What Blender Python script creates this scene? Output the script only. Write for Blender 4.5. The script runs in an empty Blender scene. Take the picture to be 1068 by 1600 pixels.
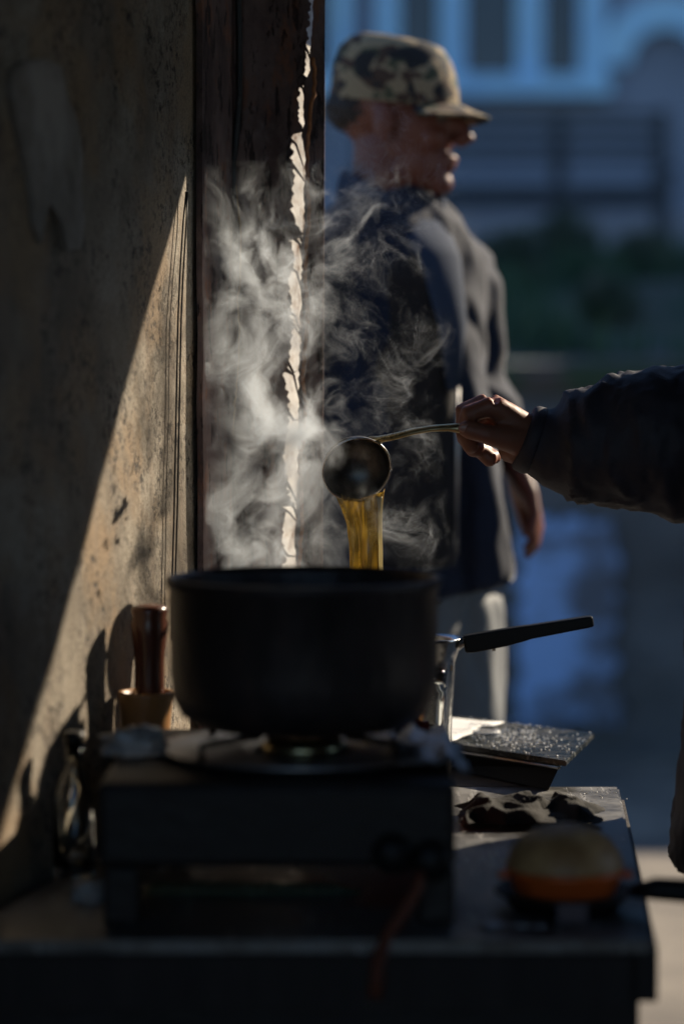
import bpy, bmesh, math, random
from mathutils import Vector, Matrix, noise as mnoise
random.seed(7)
R = math.radians
scene = bpy.context.scene

# ------------------------------------------------------------------ camera
CAM_Z, FPX, HOR = 1.21, 85 / 36 * 1600, 600
PITCH = math.atan((800 - HOR) / FPX)
cam_d = bpy.data.cameras.new('camera')
cam = bpy.data.objects.new('camera', cam_d)
scene.collection.objects.link(cam)
cam.location = (0, 0, CAM_Z)
cam.rotation_euler = (math.pi / 2 - PITCH, 0, 0)
cam_d.sensor_fit = 'VERTICAL'; cam_d.sensor_height = 36; cam_d.sensor_width = 36; cam_d.lens = 85
cam_d.clip_start = 0.05; cam_d.clip_end = 600
cam_d.dof.use_dof = True; cam_d.dof.focus_distance = 2.92; cam_d.dof.aperture_fstop = 1.85
scene.camera = cam

# ------------------------------------------------------------------ light
SUN = Vector((1, .9, .75)).normalized()          # towards the sun
w = bpy.data.worlds.new('World'); scene.world = w; w.use_nodes = True
nt = w.node_tree; nt.nodes.clear()
sky = nt.nodes.new('ShaderNodeTexSky'); sky.sky_type = 'NISHITA'; sky.sun_disc = False
sky.sun_elevation = math.asin(SUN.z)
sky.sun_rotation = math.atan2(SUN.x, SUN.y)
sky.ozone_density = 5.5; sky.air_density = 1.0; sky.dust_density = .3
bg = nt.nodes.new('ShaderNodeBackground'); bg.inputs['Strength'].default_value = .095
wo = nt.nodes.new('ShaderNodeOutputWorld')
nt.links.new(sky.outputs[0], bg.inputs[0]); nt.links.new(bg.outputs[0], wo.inputs[0])
sun_d = bpy.data.lights.new('sun', 'SUN'); sun_d.energy = 5; sun_d.angle = R(.5); sun_d.color = (1, .86, .66)
sun = bpy.data.objects.new('sun', sun_d); scene.collection.objects.link(sun)
sun.rotation_euler = SUN.to_track_quat('Z', 'Y').to_euler(); sun.location = (3, 3, 5)
vs = scene.view_settings
scene.display_settings.display_device = 'sRGB'
vs.view_transform = 'Standard'; vs.look = 'None'; vs.exposure = 0.7; vs.gamma = 1; vs.use_curve_mapping = False
cy = scene.cycles
cy.use_denoising = True; cy.max_bounces = 8; cy.diffuse_bounces = 3; cy.glossy_bounces = 4
cy.transmission_bounces = 8; cy.volume_bounces = 1; cy.transparent_max_bounces = 12
cy.sample_clamp_indirect = 6; cy.caustics_reflective = False; cy.caustics_refractive = False
cy.volume_step_rate = 1.5; cy.volume_max_steps = 512

# ------------------------------------------------------------------ helpers
def at(px, py, Y):
    """World point at depth Y seen at pixel (px, py) of the 1068x1600 photo."""
    c, s = math.cos(PITCH), math.sin(PITCH)
    d = Vector((px - 534, FPX * c + (800 - py) * s, -FPX * s + (800 - py) * c))
    return Vector((0, 0, CAM_Z)) + d * (Y / d.y)

def tag(o, label=None, cat=None, group=None, kind=None):
    if label: o['label'] = label
    if cat: o['category'] = cat
    if group: o['group'] = group
    if kind: o['kind'] = kind
    return o

def empty(name, loc, label, cat, group=None):
    o = bpy.data.objects.new(name, None); scene.collection.objects.link(o)
    o.location = loc; o.empty_display_size = .05
    bpy.context.view_layer.update()
    return tag(o, label, cat, group)

def link(name, me, mat, parent=None, smooth=True):
    o = bpy.data.objects.new(name, me); scene.collection.objects.link(o)
    if mat:
        me.materials.clear(); me.materials.append(mat)
    if smooth:
        for p in me.polygons: p.use_smooth = True
    if parent:
        o.parent = parent
        o.matrix_parent_inverse = world_of(parent).inverted()
    return o

def world_of(o):
    m = o.matrix_basis.copy()
    if o.parent: m = world_of(o.parent) @ o.matrix_parent_inverse @ m
    return m

class MB:
    """Collects shapes into one mesh."""
    def __init__(s): s.v = []; s.f = []
    def add(s, v, f):
        n = len(s.v); s.v += [Vector(a) for a in v]; s.f += [tuple(i + n for i in q) for q in f]; return s
    def box(s, c, size, rot=None, bev=0):
        bm = bmesh.new(); bmesh.ops.create_cube(bm, size=1)
        bmesh.ops.scale(bm, vec=size, verts=bm.verts)
        if bev: bmesh.ops.bevel(bm, geom=bm.edges[:], offset=bev, segments=2, affect='EDGES', profile=.5)
        M = Matrix.Translation(c) @ (rot.to_4x4() if rot else Matrix())
        bm.verts.index_update()
        s.add([M @ v.co for v in bm.verts], [[v.index for v in f.verts] for f in bm.faces]); bm.free(); return s
    def tube(s, pts, rad, seg=12, ref=None, caps=True):
        pts = [Vector(p) for p in pts]; n = len(pts); rings = []
        pu = None
        for i, p in enumerate(pts):
            t = (pts[min(i + 1, n - 1)] - pts[max(i - 1, 0)]).normalized()
            r = Vector(ref) if ref is not None else (pu if pu is not None else (Vector((0, 0, 1)) if abs(t.z) < .9 else Vector((0, 1, 0))))
            u = (r - t * r.dot(t)).normalized(); v = t.cross(u); pu = u
            ra = rad[i] if isinstance(rad, (list, tuple)) else rad
            ru, rv = ra if isinstance(ra, (list, tuple)) else (ra, ra)
            rings.append([p + u * ru * math.cos(2 * math.pi * k / seg) + v * rv * math.sin(2 * math.pi * k / seg) for k in range(seg)])
        vv = [q for r_ in rings for q in r_]; ff = []
        for i in range(n - 1):
            for k in range(seg):
                a, b = i * seg + k, i * seg + (k + 1) % seg
                ff.append((a, b, b + seg, a + seg))
        if caps:
            ff.append(tuple(range(seg))[::-1]); ff.append(tuple((n - 1) * seg + k for k in range(seg)))
        return s.add(vv, ff)
    def ball(s, c, rad, M=None, seg=16, rings=10):
        bm = bmesh.new(); bmesh.ops.create_uvsphere(bm, u_segments=seg, v_segments=rings, radius=1)
        r = (rad, rad, rad) if not isinstance(rad, (list, tuple)) else rad
        T = Matrix.Translation(c) @ (M.to_4x4() if M else Matrix()) @ Matrix.Diagonal((*r, 1))
        bm.verts.index_update()
        s.add([T @ v.co for v in bm.verts], [[v.index for v in f.verts] for f in bm.faces]); bm.free(); return s
    def lathe(s, prof, c=(0, 0, 0), M=None, seg=40):
        T = Matrix.Translation(c) @ (M.to_4x4() if M else Matrix())
        vv, ff = [], []; n = len(prof)
        for (r, z) in prof:
            for k in range(seg):
                a = 2 * math.pi * k / seg; vv.append(T @ Vector((r * math.cos(a), r * math.sin(a), z)))
        for i in range(n - 1):
            for k in range(seg):
                a, b = i * seg + k, i * seg + (k + 1) % seg; ff.append((a, b, b + seg, a + seg))
        if prof[0][0] > 1e-4: pass
        return s.add(vv, ff)
    def mesh(s, name='m'):
        me = bpy.data.meshes.new(name); me.from_pydata([tuple(v) for v in s.v], [], s.f); me.update(); return me
    def build(s, name, mat, parent=None, smooth=True, auto=None):
        me = s.mesh(name)
        bm = bmesh.new(); bm.from_mesh(me); bmesh.ops.recalc_face_normals(bm, faces=bm.faces); bm.to_mesh(me); bm.free()
        o = link(name, me, mat, parent, smooth)
        if auto is not None: me.set_sharp_from_angle(angle=R(auto))
        return o
    def remesh(s, name, mat, voxel, parent=None, smooth=4, disp=None):
        o = link(name + '_tmp', s.mesh(), None)
        m = o.modifiers.new('r', 'REMESH'); m.mode = 'VOXEL'; m.voxel_size = voxel
        if smooth:
            q = o.modifiers.new('s', 'SMOOTH'); q.factor = .5; q.iterations = smooth
        dg = bpy.context.evaluated_depsgraph_get(); dg.update()
        me = bpy.data.meshes.new_from_object(o.evaluated_get(dg))
        old = o.data; bpy.data.objects.remove(o); bpy.data.meshes.remove(old)
        if disp:
            co = [(v.co.copy(), v.normal.copy()) for v in me.vertices]
            me.vertices.foreach_set('co', [x for c, n_ in co for x in (c + n_ * disp(c))])
            me.update()
        me.name = name
        return link(name, me, mat, parent)

# ------------------------------------------------------------------ materials
def mat(name, col, rough=.6, metal=0, spec=.5, **kw):
    m = bpy.data.materials.new(name); m.use_nodes = True
    b = m.node_tree.nodes['Principled BSDF']
    b.inputs['Base Color'].default_value = (*col, 1); b.inputs['Roughness'].default_value = rough
    b.inputs['Metallic'].default_value = metal; b.inputs['Specular IOR Level'].default_value = spec
    for k, v in kw.items(): b.inputs[k.replace('_', ' ')].default_value = v
    return m

def nodes(m): return m.node_tree.nodes, m.node_tree.links, m.node_tree.nodes['Principled BSDF']

def noisy(name, stops, scale=8, detail=6, rough=.7, stretch=(1, 1, 1), bump=.2, bscale=None, metal=0, rrange=None, dist=.01, distort=0, spec=.5):
    """Principled material with colour from a noise ramp, plus bump."""
    m = mat(name, stops[0][1], rough, metal, spec); N, L, b = nodes(m)
    tc = N.new('ShaderNodeTexCoord'); mp = N.new('ShaderNodeMapping'); mp.inputs['Scale'].default_value = stretch
    L.new(tc.outputs['Object'], mp.inputs[0])
    n = N.new('ShaderNodeTexNoise'); n.inputs['Scale'].default_value = scale; n.inputs['Detail'].default_value = detail
    n.inputs['Roughness'].default_value = .65; n.inputs['Distortion'].default_value = distort
    L.new(mp.outputs[0], n.inputs['Vector'])
    r = N.new('ShaderNodeValToRGB'); e = r.color_ramp.elements
    while len(e) < len(stops): e.new(.5)
    for i, (p, c) in enumerate(stops): e[i].position = p; e[i].color = (*c, 1)
    L.new(n.outputs['Fac'], r.inputs[0]); L.new(r.outputs[0], b.inputs['Base Color'])
    if rrange:
        q = N.new('ShaderNodeMapRange'); q.inputs['To Min'].default_value = rrange[0]; q.inputs['To Max'].default_value = rrange[1]
        L.new(n.outputs['Fac'], q.inputs[0]); L.new(q.outputs[0], b.inputs['Roughness'])
    if bump:
        n2 = N.new('ShaderNodeTexNoise'); n2.inputs['Scale'].default_value = bscale or scale * 5; n2.inputs['Detail'].default_value = 6
        L.new(mp.outputs[0], n2.inputs['Vector'])
        bp = N.new('ShaderNodeBump'); bp.inputs['Strength'].default_value = bump; bp.inputs['Distance'].default_value = dist
        L.new(n2.outputs['Fac'], bp.inputs['Height']); L.new(bp.outputs[0], b.inputs['Normal'])
    return m

M = {}
M['asphalt'] = noisy('road_grit', [(.3, (.08, .07, .06)), (.5, (.20, .17, .135)), (.68, (.34, .29, .225))], 1.7, 8, .85, bump=.4, bscale=60)
M['soil'] = noisy('lawn_soil', [(.32, (.02, .045, .025)), (.5, (.045, .07, .035)), (.58, (.10, .075, .065)), (.75, (.13, .11, .10))], 1.6, 6, .9, bump=.4, bscale=20)
M['grass'] = noisy('grass_blade', [(.3, (.02, .06, .03)), (.7, (.045, .1, .04))], 2, 2, .6, bump=0)
M['retain'] = noisy('retaining_stone', [(.25, (.05, .055, .06)), (.5, (.09, .095, .10)), (.75, (.15, .155, .16))], 2.2, 7, .6, stretch=(1, 1, 3), bump=.6, bscale=9, dist=.03)
M['housewall'] = noisy('house_plaster', [(.3, (.20, .23, .29)), (.7, (.30, .34, .42))], .8, 6, .85, bump=.2)
M['housebase'] = noisy('house_plinth', [(.3, (.28, .28, .31)), (.7, (.40, .39, .42))], 1.2, 6, .85, bump=.2)
M['frameblue'] = noisy('pale_blue_paint', [(.3, (.36, .68, 1.0)), (.7, (.46, .80, 1.0))], 3, 4, .45, bump=0)
M['pane'] = mat('window_glass_dark', (.035, .045, .06), .12, 0, .6)
M['bench'] = noisy('bench_paint', [(.3, (.018, .026, .038)), (.7, (.035, .046, .062))], 5, 4, .5, bump=.1)
M['tarp'] = noisy('roof_tarp', [(.3, (.05, .05, .055)), (.7, (.09, .085, .085))], 4, 5, .8, bump=.2)
M['darkwood'] = noisy('dark_wood', [(.3, (.012, .009, .008)), (.7, (.035, .025, .022))], 6, 6, .75, stretch=(6, 6, .6), bump=.3, bscale=30)
M['black'] = mat('black_plastic', (.006, .006, .0065), .45, 0, .22)
M['iron'] = noisy('sooty_iron', [(.3, (.007, .006, .006)), (.7, (.022, .017, .016))], 14, 5, .5, bump=.15, rrange=(.35, .7), spec=.3)
M['steel'] = noisy('brushed_steel', [(.3, (.55, .55, .55)), (.7, (.75, .74, .72))], 20, 4, .25, metal=1, bump=.06, rrange=(.15, .35))
M['dullsteel'] = noisy('dull_aluminium', [(.3, (.25, .25, .26)), (.7, (.45, .45, .46))], 20, 4, .4, metal=1, bump=.1, rrange=(.3, .5))
M['soot'] = noisy('sooty_aluminium', [(.35, (.022, .018, .018)), (.55, (.045, .034, .033)), (.68, (.10, .055, .045)), (.8, (.15, .09, .07))], 16, 8, .4, metal=.4, bump=.2, rrange=(.3, .65), stretch=(1, 1, .35))
M['brass'] = noisy('worn_brass', [(.3, (.35, .26, .12)), (.7, (.62, .52, .30))], 40, 4, .3, metal=1, bump=.05, rrange=(.18, .4))
M['clay'] = noisy('brown_wood', [(.3, (.24, .11, .035)), (.7, (.38, .19, .07))], 15, 5, .4, stretch=(1, 1, .3), bump=.1)
M['pestle'] = noisy('dark_turned_wood', [(.3, (.05, .018, .011)), (.7, (.12, .042, .024))], 20, 4, .25, stretch=(1, 1, .2), bump=.05)
M['cloth'] = noisy('dark_rag', [(.3, (.007, .0065, .006)), (.7, (.022, .019, .017))], 30, 5, .95, bump=.5, bscale=300, dist=.002)
M['paper'] = mat('white_paper', (.8, .79, .77), .8)
M['ink'] = mat('print_ink', (.09, .09, .11), .8)
M['sugar'] = mat('sugar_crystal', (.85, .85, .85), .08, 0, .8)
M['orange'] = mat('orange_plastic', (.85, .16, .03), .35, Transmission_Weight=.25)
M['tanlid'] = noisy('tan_lid', [(.35, (.30, .15, .055)), (.65, (.56, .34, .15))], 26, 6, .5, bump=.1)
M['red'] = mat('red_packet', (.30, .03, .02), .5)
M['tagm'] = mat('dim_tag', (.12, .09, .10), .7)
M['tray'] = mat('matt_black_tray', (.008, .008, .008), .8, 0, .15)
M['hose'] = mat('orange_hose', (.13, .032, .012), .7)
M['glass'] = mat('clear_glass', (.95, .97, .95), .03, Transmission_Weight=1, IOR=1.45)
M['teaglass'] = mat('milky_tea', (.40, .20, .06), .25, Subsurface_Weight=.5)
M['bag'] = mat('thin_plastic', (.55, .54, .54), .22, Transmission_Weight=.45)
M['rubber'] = mat('cable_rubber', (.012, .011, .011), .5)
M['wire'] = mat('copper_wire', (.45, .28, .12), .45)
M['cord'] = noisy('rust_cord', [(.3, (.22, .08, .03)), (.7, (.58, .24, .09))], 60, 3, .7, bump=0)
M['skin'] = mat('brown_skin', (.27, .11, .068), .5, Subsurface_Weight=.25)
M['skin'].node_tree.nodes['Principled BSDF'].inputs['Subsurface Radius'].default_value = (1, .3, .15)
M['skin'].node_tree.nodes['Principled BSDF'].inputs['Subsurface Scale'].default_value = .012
M['nail'] = mat('finger_nail', (.42, .22, .17), .3)
M['hair'] = mat('dark_hair', (.03, .024, .022), .8)
M['eye'] = mat('eye_white', (.10, .085, .075), .3)
M['navy'] = noisy('navy_jacket', [(.3, (.009, .013, .028)), (.7, (.020, .027, .050))], 8, 5, .85, bump=.25, bscale=120, dist=.002, spec=.25)
M['vest'] = noisy('dark_waistcoat', [(.3, (.012, .011, .012)), (.7, (.028, .024, .024))], 9, 5, .8, bump=.2, bscale=120, dist=.002, spec=.2)
M['coat'] = noisy('black_coat', [(.3, (.018, .017, .026)), (.7, (.038, .034, .048))], 12, 5, .65, bump=.3, bscale=160, dist=.002)
M['trouser'] = noisy('grey_trouser', [(.3, (.10, .11, .12)), (.7, (.16, .17, .18))], 8, 5, .7, bump=.25, bscale=120, dist=.002)
M['dktrouser'] = noisy('dark_trouser', [(.3, (.015, .015, .018)), (.7, (.03, .03, .034))], 8, 5, .7, bump=.25, bscale=120, dist=.002)
for k_ in ('navy', 'vest', 'trouser'):
    b_ = nodes(M[k_])[2]; b_.inputs['Sheen Weight'].default_value = .35; b_.inputs['Sheen Roughness'].default_value = .35
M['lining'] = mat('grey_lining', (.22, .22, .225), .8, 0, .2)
M['shirt'] = mat('blue_shirt', (.035, .05, .085), .85, 0, .2)
M['shoe'] = mat('dark_shoe', (.02, .016, .014), .4)

def camo():
    m = mat('camouflage_cloth', (.3, .25, .15), .85); N, L, b = nodes(m)
    tc = N.new('ShaderNodeTexCoord'); col = None
    base = N.new('ShaderNodeRGB'); base.outputs[0].default_value = (.28, .21, .12, 1); col = base.outputs[0]
    for c, sc, th, off in (((.055, .06, .03), 26, .52, 0), ((.065, .035, .02), 30, .55, 5), ((.014, .013, .012), 24, .55, 11)):
        mp = N.new('ShaderNodeMapping'); mp.inputs['Location'].default_value = (off, off * .7, off * .3); mp.inputs['Scale'].default_value = (.9, .9, 1.3)
        L.new(tc.outputs['Object'], mp.inputs[0])
        n = N.new('ShaderNodeTexNoise'); n.inputs['Scale'].default_value = sc; n.inputs['Detail'].default_value = 1.5
        L.new(mp.outputs[0], n.inputs['Vector'])
        r = N.new('ShaderNodeMapRange'); r.inputs['From Min'].default_value = th; r.inputs['From Max'].default_value = th + .02
        L.new(n.outputs['Fac'], r.inputs[0])
        x = N.new('ShaderNodeMix'); x.data_type = 'RGBA'; x.inputs['B'].default_value = (*c, 1)
        L.new(r.outputs[0], x.inputs['Factor']); L.new(col, x.inputs['A']); col = x.outputs['Result']
    L.new(col, b.inputs['Base Color']); return m
M['camo'] = camo()

def mixcol(N, L, fac, a, b_):
    x = N.new('ShaderNodeMix'); x.data_type = 'RGBA'
    if isinstance(fac, float): x.inputs['Factor'].default_value = fac
    else: L.new(fac, x.inputs['Factor'])
    for k, v in (('A', a), ('B', b_)):
        if isinstance(v, tuple): x.inputs[k].default_value = (*v, 1)
        else: L.new(v, x.inputs[k])
    return x.outputs['Result']

def nz(N, L, vec, scale, detail=5, rough=.6, lo=.4, hi=.6, stretch=None, off=None):
    if stretch or off:
        mp = N.new('ShaderNodeMapping')
        if stretch: mp.inputs['Scale'].default_value = stretch
        if off: mp.inputs['Location'].default_value = off
        L.new(vec, mp.inputs[0]); vec = mp.outputs[0]
    n = N.new('ShaderNodeTexNoise'); n.inputs['Scale'].default_value = scale; n.inputs['Detail'].default_value = detail; n.inputs['Roughness'].default_value = rough
    L.new(vec, n.inputs['Vector'])
    r = N.new('ShaderNodeMapRange'); r.interpolation_type = 'SMOOTHSTEP'
    r.inputs['From Min'].default_value = lo; r.inputs['From Max'].default_value = hi
    L.new(n.outputs['Fac'], r.inputs[0]); return r.outputs[0], n.outputs['Fac']

def math_(N, L, op, a, b_=None, clamp=False):
    x = N.new('ShaderNodeMath'); x.operation = op; x.use_clamp = clamp
    for i, v in enumerate((a, b_)):
        if v is None: continue
        if isinstance(v, (int, float)): x.inputs[i].default_value = v
        else: L.new(v, x.inputs[i])
    return x.outputs[0]

def grime_wall():
    m = mat('grimy_painted_board', (.3, .26, .2), .75); N, L, b = nodes(m)
    v = N.new('ShaderNodeTexCoord').outputs['Object']
    big, _ = nz(N, L, v, 5, 6, .65, lo=.34, hi=.64)
    gr, _ = nz(N, L, v, 320, 3, .7, lo=.38, hi=.66)
    col = mixcol(N, L, big, (.18, .145, .105), (.43, .375, .30))
    warm, _ = nz(N, L, v, 7, 4, lo=.45, hi=.62, off=(4, 2, 1))
    col = mixcol(N, L, math_(N, L, 'MULTIPLY', warm, .6), col, (.40, .25, .12))
    col = mixcol(N, L, math_(N, L, 'MULTIPLY', gr, .55), col, (.13, .095, .065))
    streak, _ = nz(N, L, v, 9, 5, .6, lo=.5, hi=.72, stretch=(3, 3, .22))
    col = mixcol(N, L, math_(N, L, 'MULTIPLY', streak, .6), col, (.24, .18, .13))
    # grime specks, thicker towards the far edge where hands and smoke reach
    sp, _ = nz(N, L, v, 75, 4, .75, lo=.54, hi=.60)
    pt, _ = nz(N, L, v, 11, 4, .6, lo=.38, hi=.62, off=(2, 9, 3))
    sp2, _ = nz(N, L, v, 170, 2, .6, lo=.57, hi=.62, stretch=(1, 1, .6))
    spk = math_(N, L, 'MAXIMUM', math_(N, L, 'MULTIPLY', sp, pt), math_(N, L, 'MULTIPLY', sp2, math_(N, L, 'MULTIPLY', pt, .8)))
    col = mixcol(N, L, spk, col, (.045, .033, .025))
    L.new(col, b.inputs['Base Color'])
    _, bn = nz(N, L, v, 130, 8, .75)
    bp = N.new('ShaderNodeBump'); bp.inputs['Strength'].default_value = .8; bp.inputs['Distance'].default_value = .004
    h = math_(N, L, 'SUBTRACT', bn, math_(N, L, 'MULTIPLY', spk, .5))
    L.new(h, bp.inputs['Height']); L.new(bp.outputs[0], b.inputs['Normal']); return m
M['wall1'] = grime_wall()
def rusty_panel():
    m = mat('rusty_smoked_panel', (.15, .1, .09), .8); N, L, b = nodes(m)
    v = N.new('ShaderNodeTexCoord').outputs['Object']
    a, _ = nz(N, L, v, 9, 7, .68, lo=.32, hi=.68, stretch=(1, 1, .7))
    c = mixcol(N, L, a, (.09, .058, .056), (.27, .19, .175))
    r, _ = nz(N, L, v, 22, 6, .7, lo=.52, hi=.66, stretch=(1.4, 1, .5), off=(3, 5, 1))
    c = mixcol(N, L, math_(N, L, 'MULTIPLY', r, .8), c, (.30, .13, .075))
    k, _ = nz(N, L, v, 40, 5, .7, lo=.54, hi=.60, stretch=(1.6, 1, .35), off=(8, 1, 4))
    c = mixcol(N, L, math_(N, L, 'MULTIPLY', k, .85), c, (.03, .02, .02))
    L.new(c, b.inputs['Base Color'])
    _, h1 = nz(N, L, v, 55, 8, .72, stretch=(1.3, 1, .6))
    bp = N.new('ShaderNodeBump'); bp.inputs['Strength'].default_value = .8; bp.inputs['Distance'].default_value = .006
    L.new(math_(N, L, 'SUBTRACT', h1, math_(N, L, 'MULTIPLY', k, .6)), bp.inputs['Height']); L.new(bp.outputs[0], b.inputs['Normal']); return m
M['wall2'] = rusty_panel()

def translucent(name, col, wt=.7, rough=.5, gl=.1, stain=False):
    m = bpy.data.materials.new(name); m.use_nodes = True; N, L = m.node_tree.nodes, m.node_tree.links
    N.clear(); out = N.new('ShaderNodeOutputMaterial')
    d = N.new('ShaderNodeBsdfDiffuse'); t = N.new('ShaderNodeBsdfTranslucent'); g = N.new('ShaderNodeBsdfGlossy')
    tc = N.new('ShaderNodeTexCoord').outputs['Object']
    f, _ = nz(N, L, tc, 60, 5, lo=.35, hi=.65, stretch=(1, 1, .35))
    c = mixcol(N, L, f, tuple(x * .72 for x in col), col)
    if stain:
        f2, _ = nz(N, L, tc, 45, 6, .7, lo=.50, hi=.66, stretch=(1.6, 1, .30)); c = mixcol(N, L, f2, c, (.22, .13, .08))
        f3, _ = nz(N, L, tc, 160, 4, .7, lo=.5, hi=.7, stretch=(1, 1, .5)); c = mixcol(N, L, math_(N, L, 'MULTIPLY', f3, .6), c, (.45, .36, .28))
    L.new(c, d.inputs[0]); L.new(c, t.inputs[0]); g.inputs['Roughness'].default_value = rough
    a = N.new('ShaderNodeMixShader'); a.inputs[0].default_value = wt; L.new(d.outputs[0], a.inputs[1]); L.new(t.outputs[0], a.inputs[2])
    q = N.new('ShaderNodeMixShader'); q.inputs[0].default_value = gl; L.new(a.outputs[0], q.inputs[1]); L.new(g.outputs[0], q.inputs[2])
    L.new(q.outputs[0], out.inputs[0]); return m
M['film'] = translucent('white_torn_plastic', (.86, .82, .76), stain=True)
def tea_mat():
    m = mat('pouring_tea', (.70, .50, .17), .12, Transmission_Weight=.75, IOR=1.33); N, L, b = nodes(m)
    t = N.new('ShaderNodeBsdfTranslucent'); t.inputs[0].default_value = (.58, .40, .06, 1)
    x = N.new('ShaderNodeMixShader'); out = N['Material Output']
    tc = N.new('ShaderNodeTexCoord').outputs['Object']; f, _ = nz(N, L, tc, 75, 3, .6, lo=.42, hi=.66, stretch=(1.4, .6, .16))
    L.new(math_(N, L, 'ADD', math_(N, L, 'MULTIPLY', f, .34), .05), x.inputs[0])
    L.new(b.outputs[0], x.inputs[1]); L.new(t.outputs[0], x.inputs[2]); L.new(x.outputs[0], out.inputs[0]); return m
M['tea'] = tea_mat()
M['teabead'] = translucent('thick_milky_tea', (.95, .86, .58), .85, .3, .08)

def board_mat():
    m = mat('worn_black_board', (.03, .035, .035), .35); N, L, b = nodes(m)
    v = N.new('ShaderNodeTexCoord').outputs['Object']
    a, _ = nz(N, L, v, 25, 6, .65, lo=.45, hi=.7)
    c = mixcol(N, L, a, (.012, .015, .015), (.05, .05, .048))
    s, _ = nz(N, L, v, 60, 3, .6, lo=.6, hi=.68, stretch=(.2, 2, 1))
    c = mixcol(N, L, math_(N, L, 'MULTIPLY', s, .5), c, (.3, .3, .28))
    L.new(c, b.inputs['Base Color'])
    r = N.new('ShaderNodeMapRange'); r.inputs['To Min'].default_value = .25; r.inputs['To Max'].default_value = .6
    L.new(a, r.inputs[0]); L.new(r.outputs[0], b.inputs['Roughness']); return m
M['board'] = board_mat()

def table_mat():
    m = mat('scratched_table_metal', (.3, .3, .3), .4); N, L, b = nodes(m)
    v = N.new('ShaderNodeTexCoord').outputs['Object']
    a, _ = nz(N, L, v, 12, 7, .7, lo=.35, hi=.65)
    c = mixcol(N, L, a, (.07, .068, .066), (.22, .215, .21))
    s, _ = nz(N, L, v, 40, 4, .6, lo=.58, hi=.66, stretch=(2, .25, 1))
    c = mixcol(N, L, math_(N, L, 'MULTIPLY', s, .6), c, (.42, .41, .4))
    L.new(c, b.inputs['Base Color']); b.inputs['Metallic'].default_value = .35
    r = N.new('ShaderNodeMapRange'); r.inputs['To Min'].default_value = .28; r.inputs['To Max'].default_value = .55
    L.new(a, r.inputs[0]); L.new(r.outputs[0], b.inputs['Roughness'])
    bp = N.new('ShaderNodeBump'); bp.inputs['Strength'].default_value = .25; bp.inputs['Distance'].default_value = .003
    L.new(s, bp.inputs['Height']); L.new(bp.outputs[0], b.inputs['Normal']); return m
M['table'] = table_mat()

# ------------------------------------------------------------------ the setting
def sheet(name, x0, x1, y0, y1, z, m, nx=2, ny=2, fz=None):
    mb = MB(); vv = []; ff = []
    for j in range(ny):
        for i in range(nx):
            x = x0 + (x1 - x0) * i / (nx - 1); y = y0 + (y1 - y0) * j / (ny - 1)
            vv.append((x, y, fz(x, y) if fz else z))
    for j in range(ny - 1):
        for i in range(nx - 1):
            a = j * nx + i; ff.append((a, a + 1, a + nx + 1, a + nx))
    mb.add(vv, ff); o = mb.build(name, m); return tag(o, kind='structure')

sheet('ground', -300, 300, -300, 300, 0, M['asphalt'])

WALL_Y = 7.75                                                   # retaining wall face
WALL_TOP = at(534, 562, WALL_Y).z
def lawn_z(x, y):
    t = (y - WALL_Y) / (13.4 - WALL_Y)
    return WALL_TOP - .03 + .66 * min(1, max(0, t)) ** .9 + .03 * mnoise.noise(Vector((x * .7, y * .7, 0)))
sheet('lawn', -16, 22, WALL_Y + .03, 16.5, 0, M['soil'], 120, 60, lawn_z)
# grass
mb = MB(); vv = []; ff = []
rg = random.Random(3)
for i in range(24000):
    x = rg.uniform(-2.5, 5.5); y = WALL_Y + .15 + (5.2) * rg.random() ** 1.2; z = lawn_z(x, y)
    if mnoise.noise(Vector((x * 1.3, y * .7, 2))) < rg.uniform(-.25, .15): continue
    a = rg.uniform(0, math.pi); h = rg.uniform(.05, .2); wd = .009
    dx, dy = math.cos(a) * wd, math.sin(a) * wd; k = len(vv)
    vv += [(x - dx, y - dy, z), (x + dx, y + dy, z), (x + rg.uniform(-.04, .04), y + rg.uniform(-.04, .04), z + h)]; ff.append((k, k + 1, k + 2))
mb.add(vv, ff); tag(mb.build('grass', M['grass'], smooth=False), 'short dark green grass on the raised bank', 'grass', kind='stuff')

# retaining wall
rw = empty('retaining_wall', (0, WALL_Y, 0), 'long low blue-grey retaining wall below the grass bank', 'wall')
mb = MB(); vv = []; ff = []; nx, nzz = 220, 18
for j in range(nzz):
    for i in range(nx):
        x = -14 + 34 * i / (nx - 1); z = -.05 + (WALL_TOP - .04) * j / (nzz - 1)
        vv.append((x, WALL_Y + .025 * mnoise.noise(Vector((x * 2.2, 0, z * 5))) + .01 * mnoise.noise(Vector((x * 9, 4, z * 16))), z))
for j in range(nzz - 1):
    for i in range(nx - 1):
        a = j * nx + i; ff.append((a, a + 1, a + nx + 1, a + nx))
mb.add(vv, ff); mb.box((3, WALL_Y + .26, WALL_TOP / 2 - .03), (34, .45, WALL_TOP - .04)); mb.build('wall_face', M['retain'], rw)
MB().box((3, WALL_Y + .05, WALL_TOP - .06), (34, .18, .10), bev=.012).build('coping', M['soil'], rw)
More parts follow.
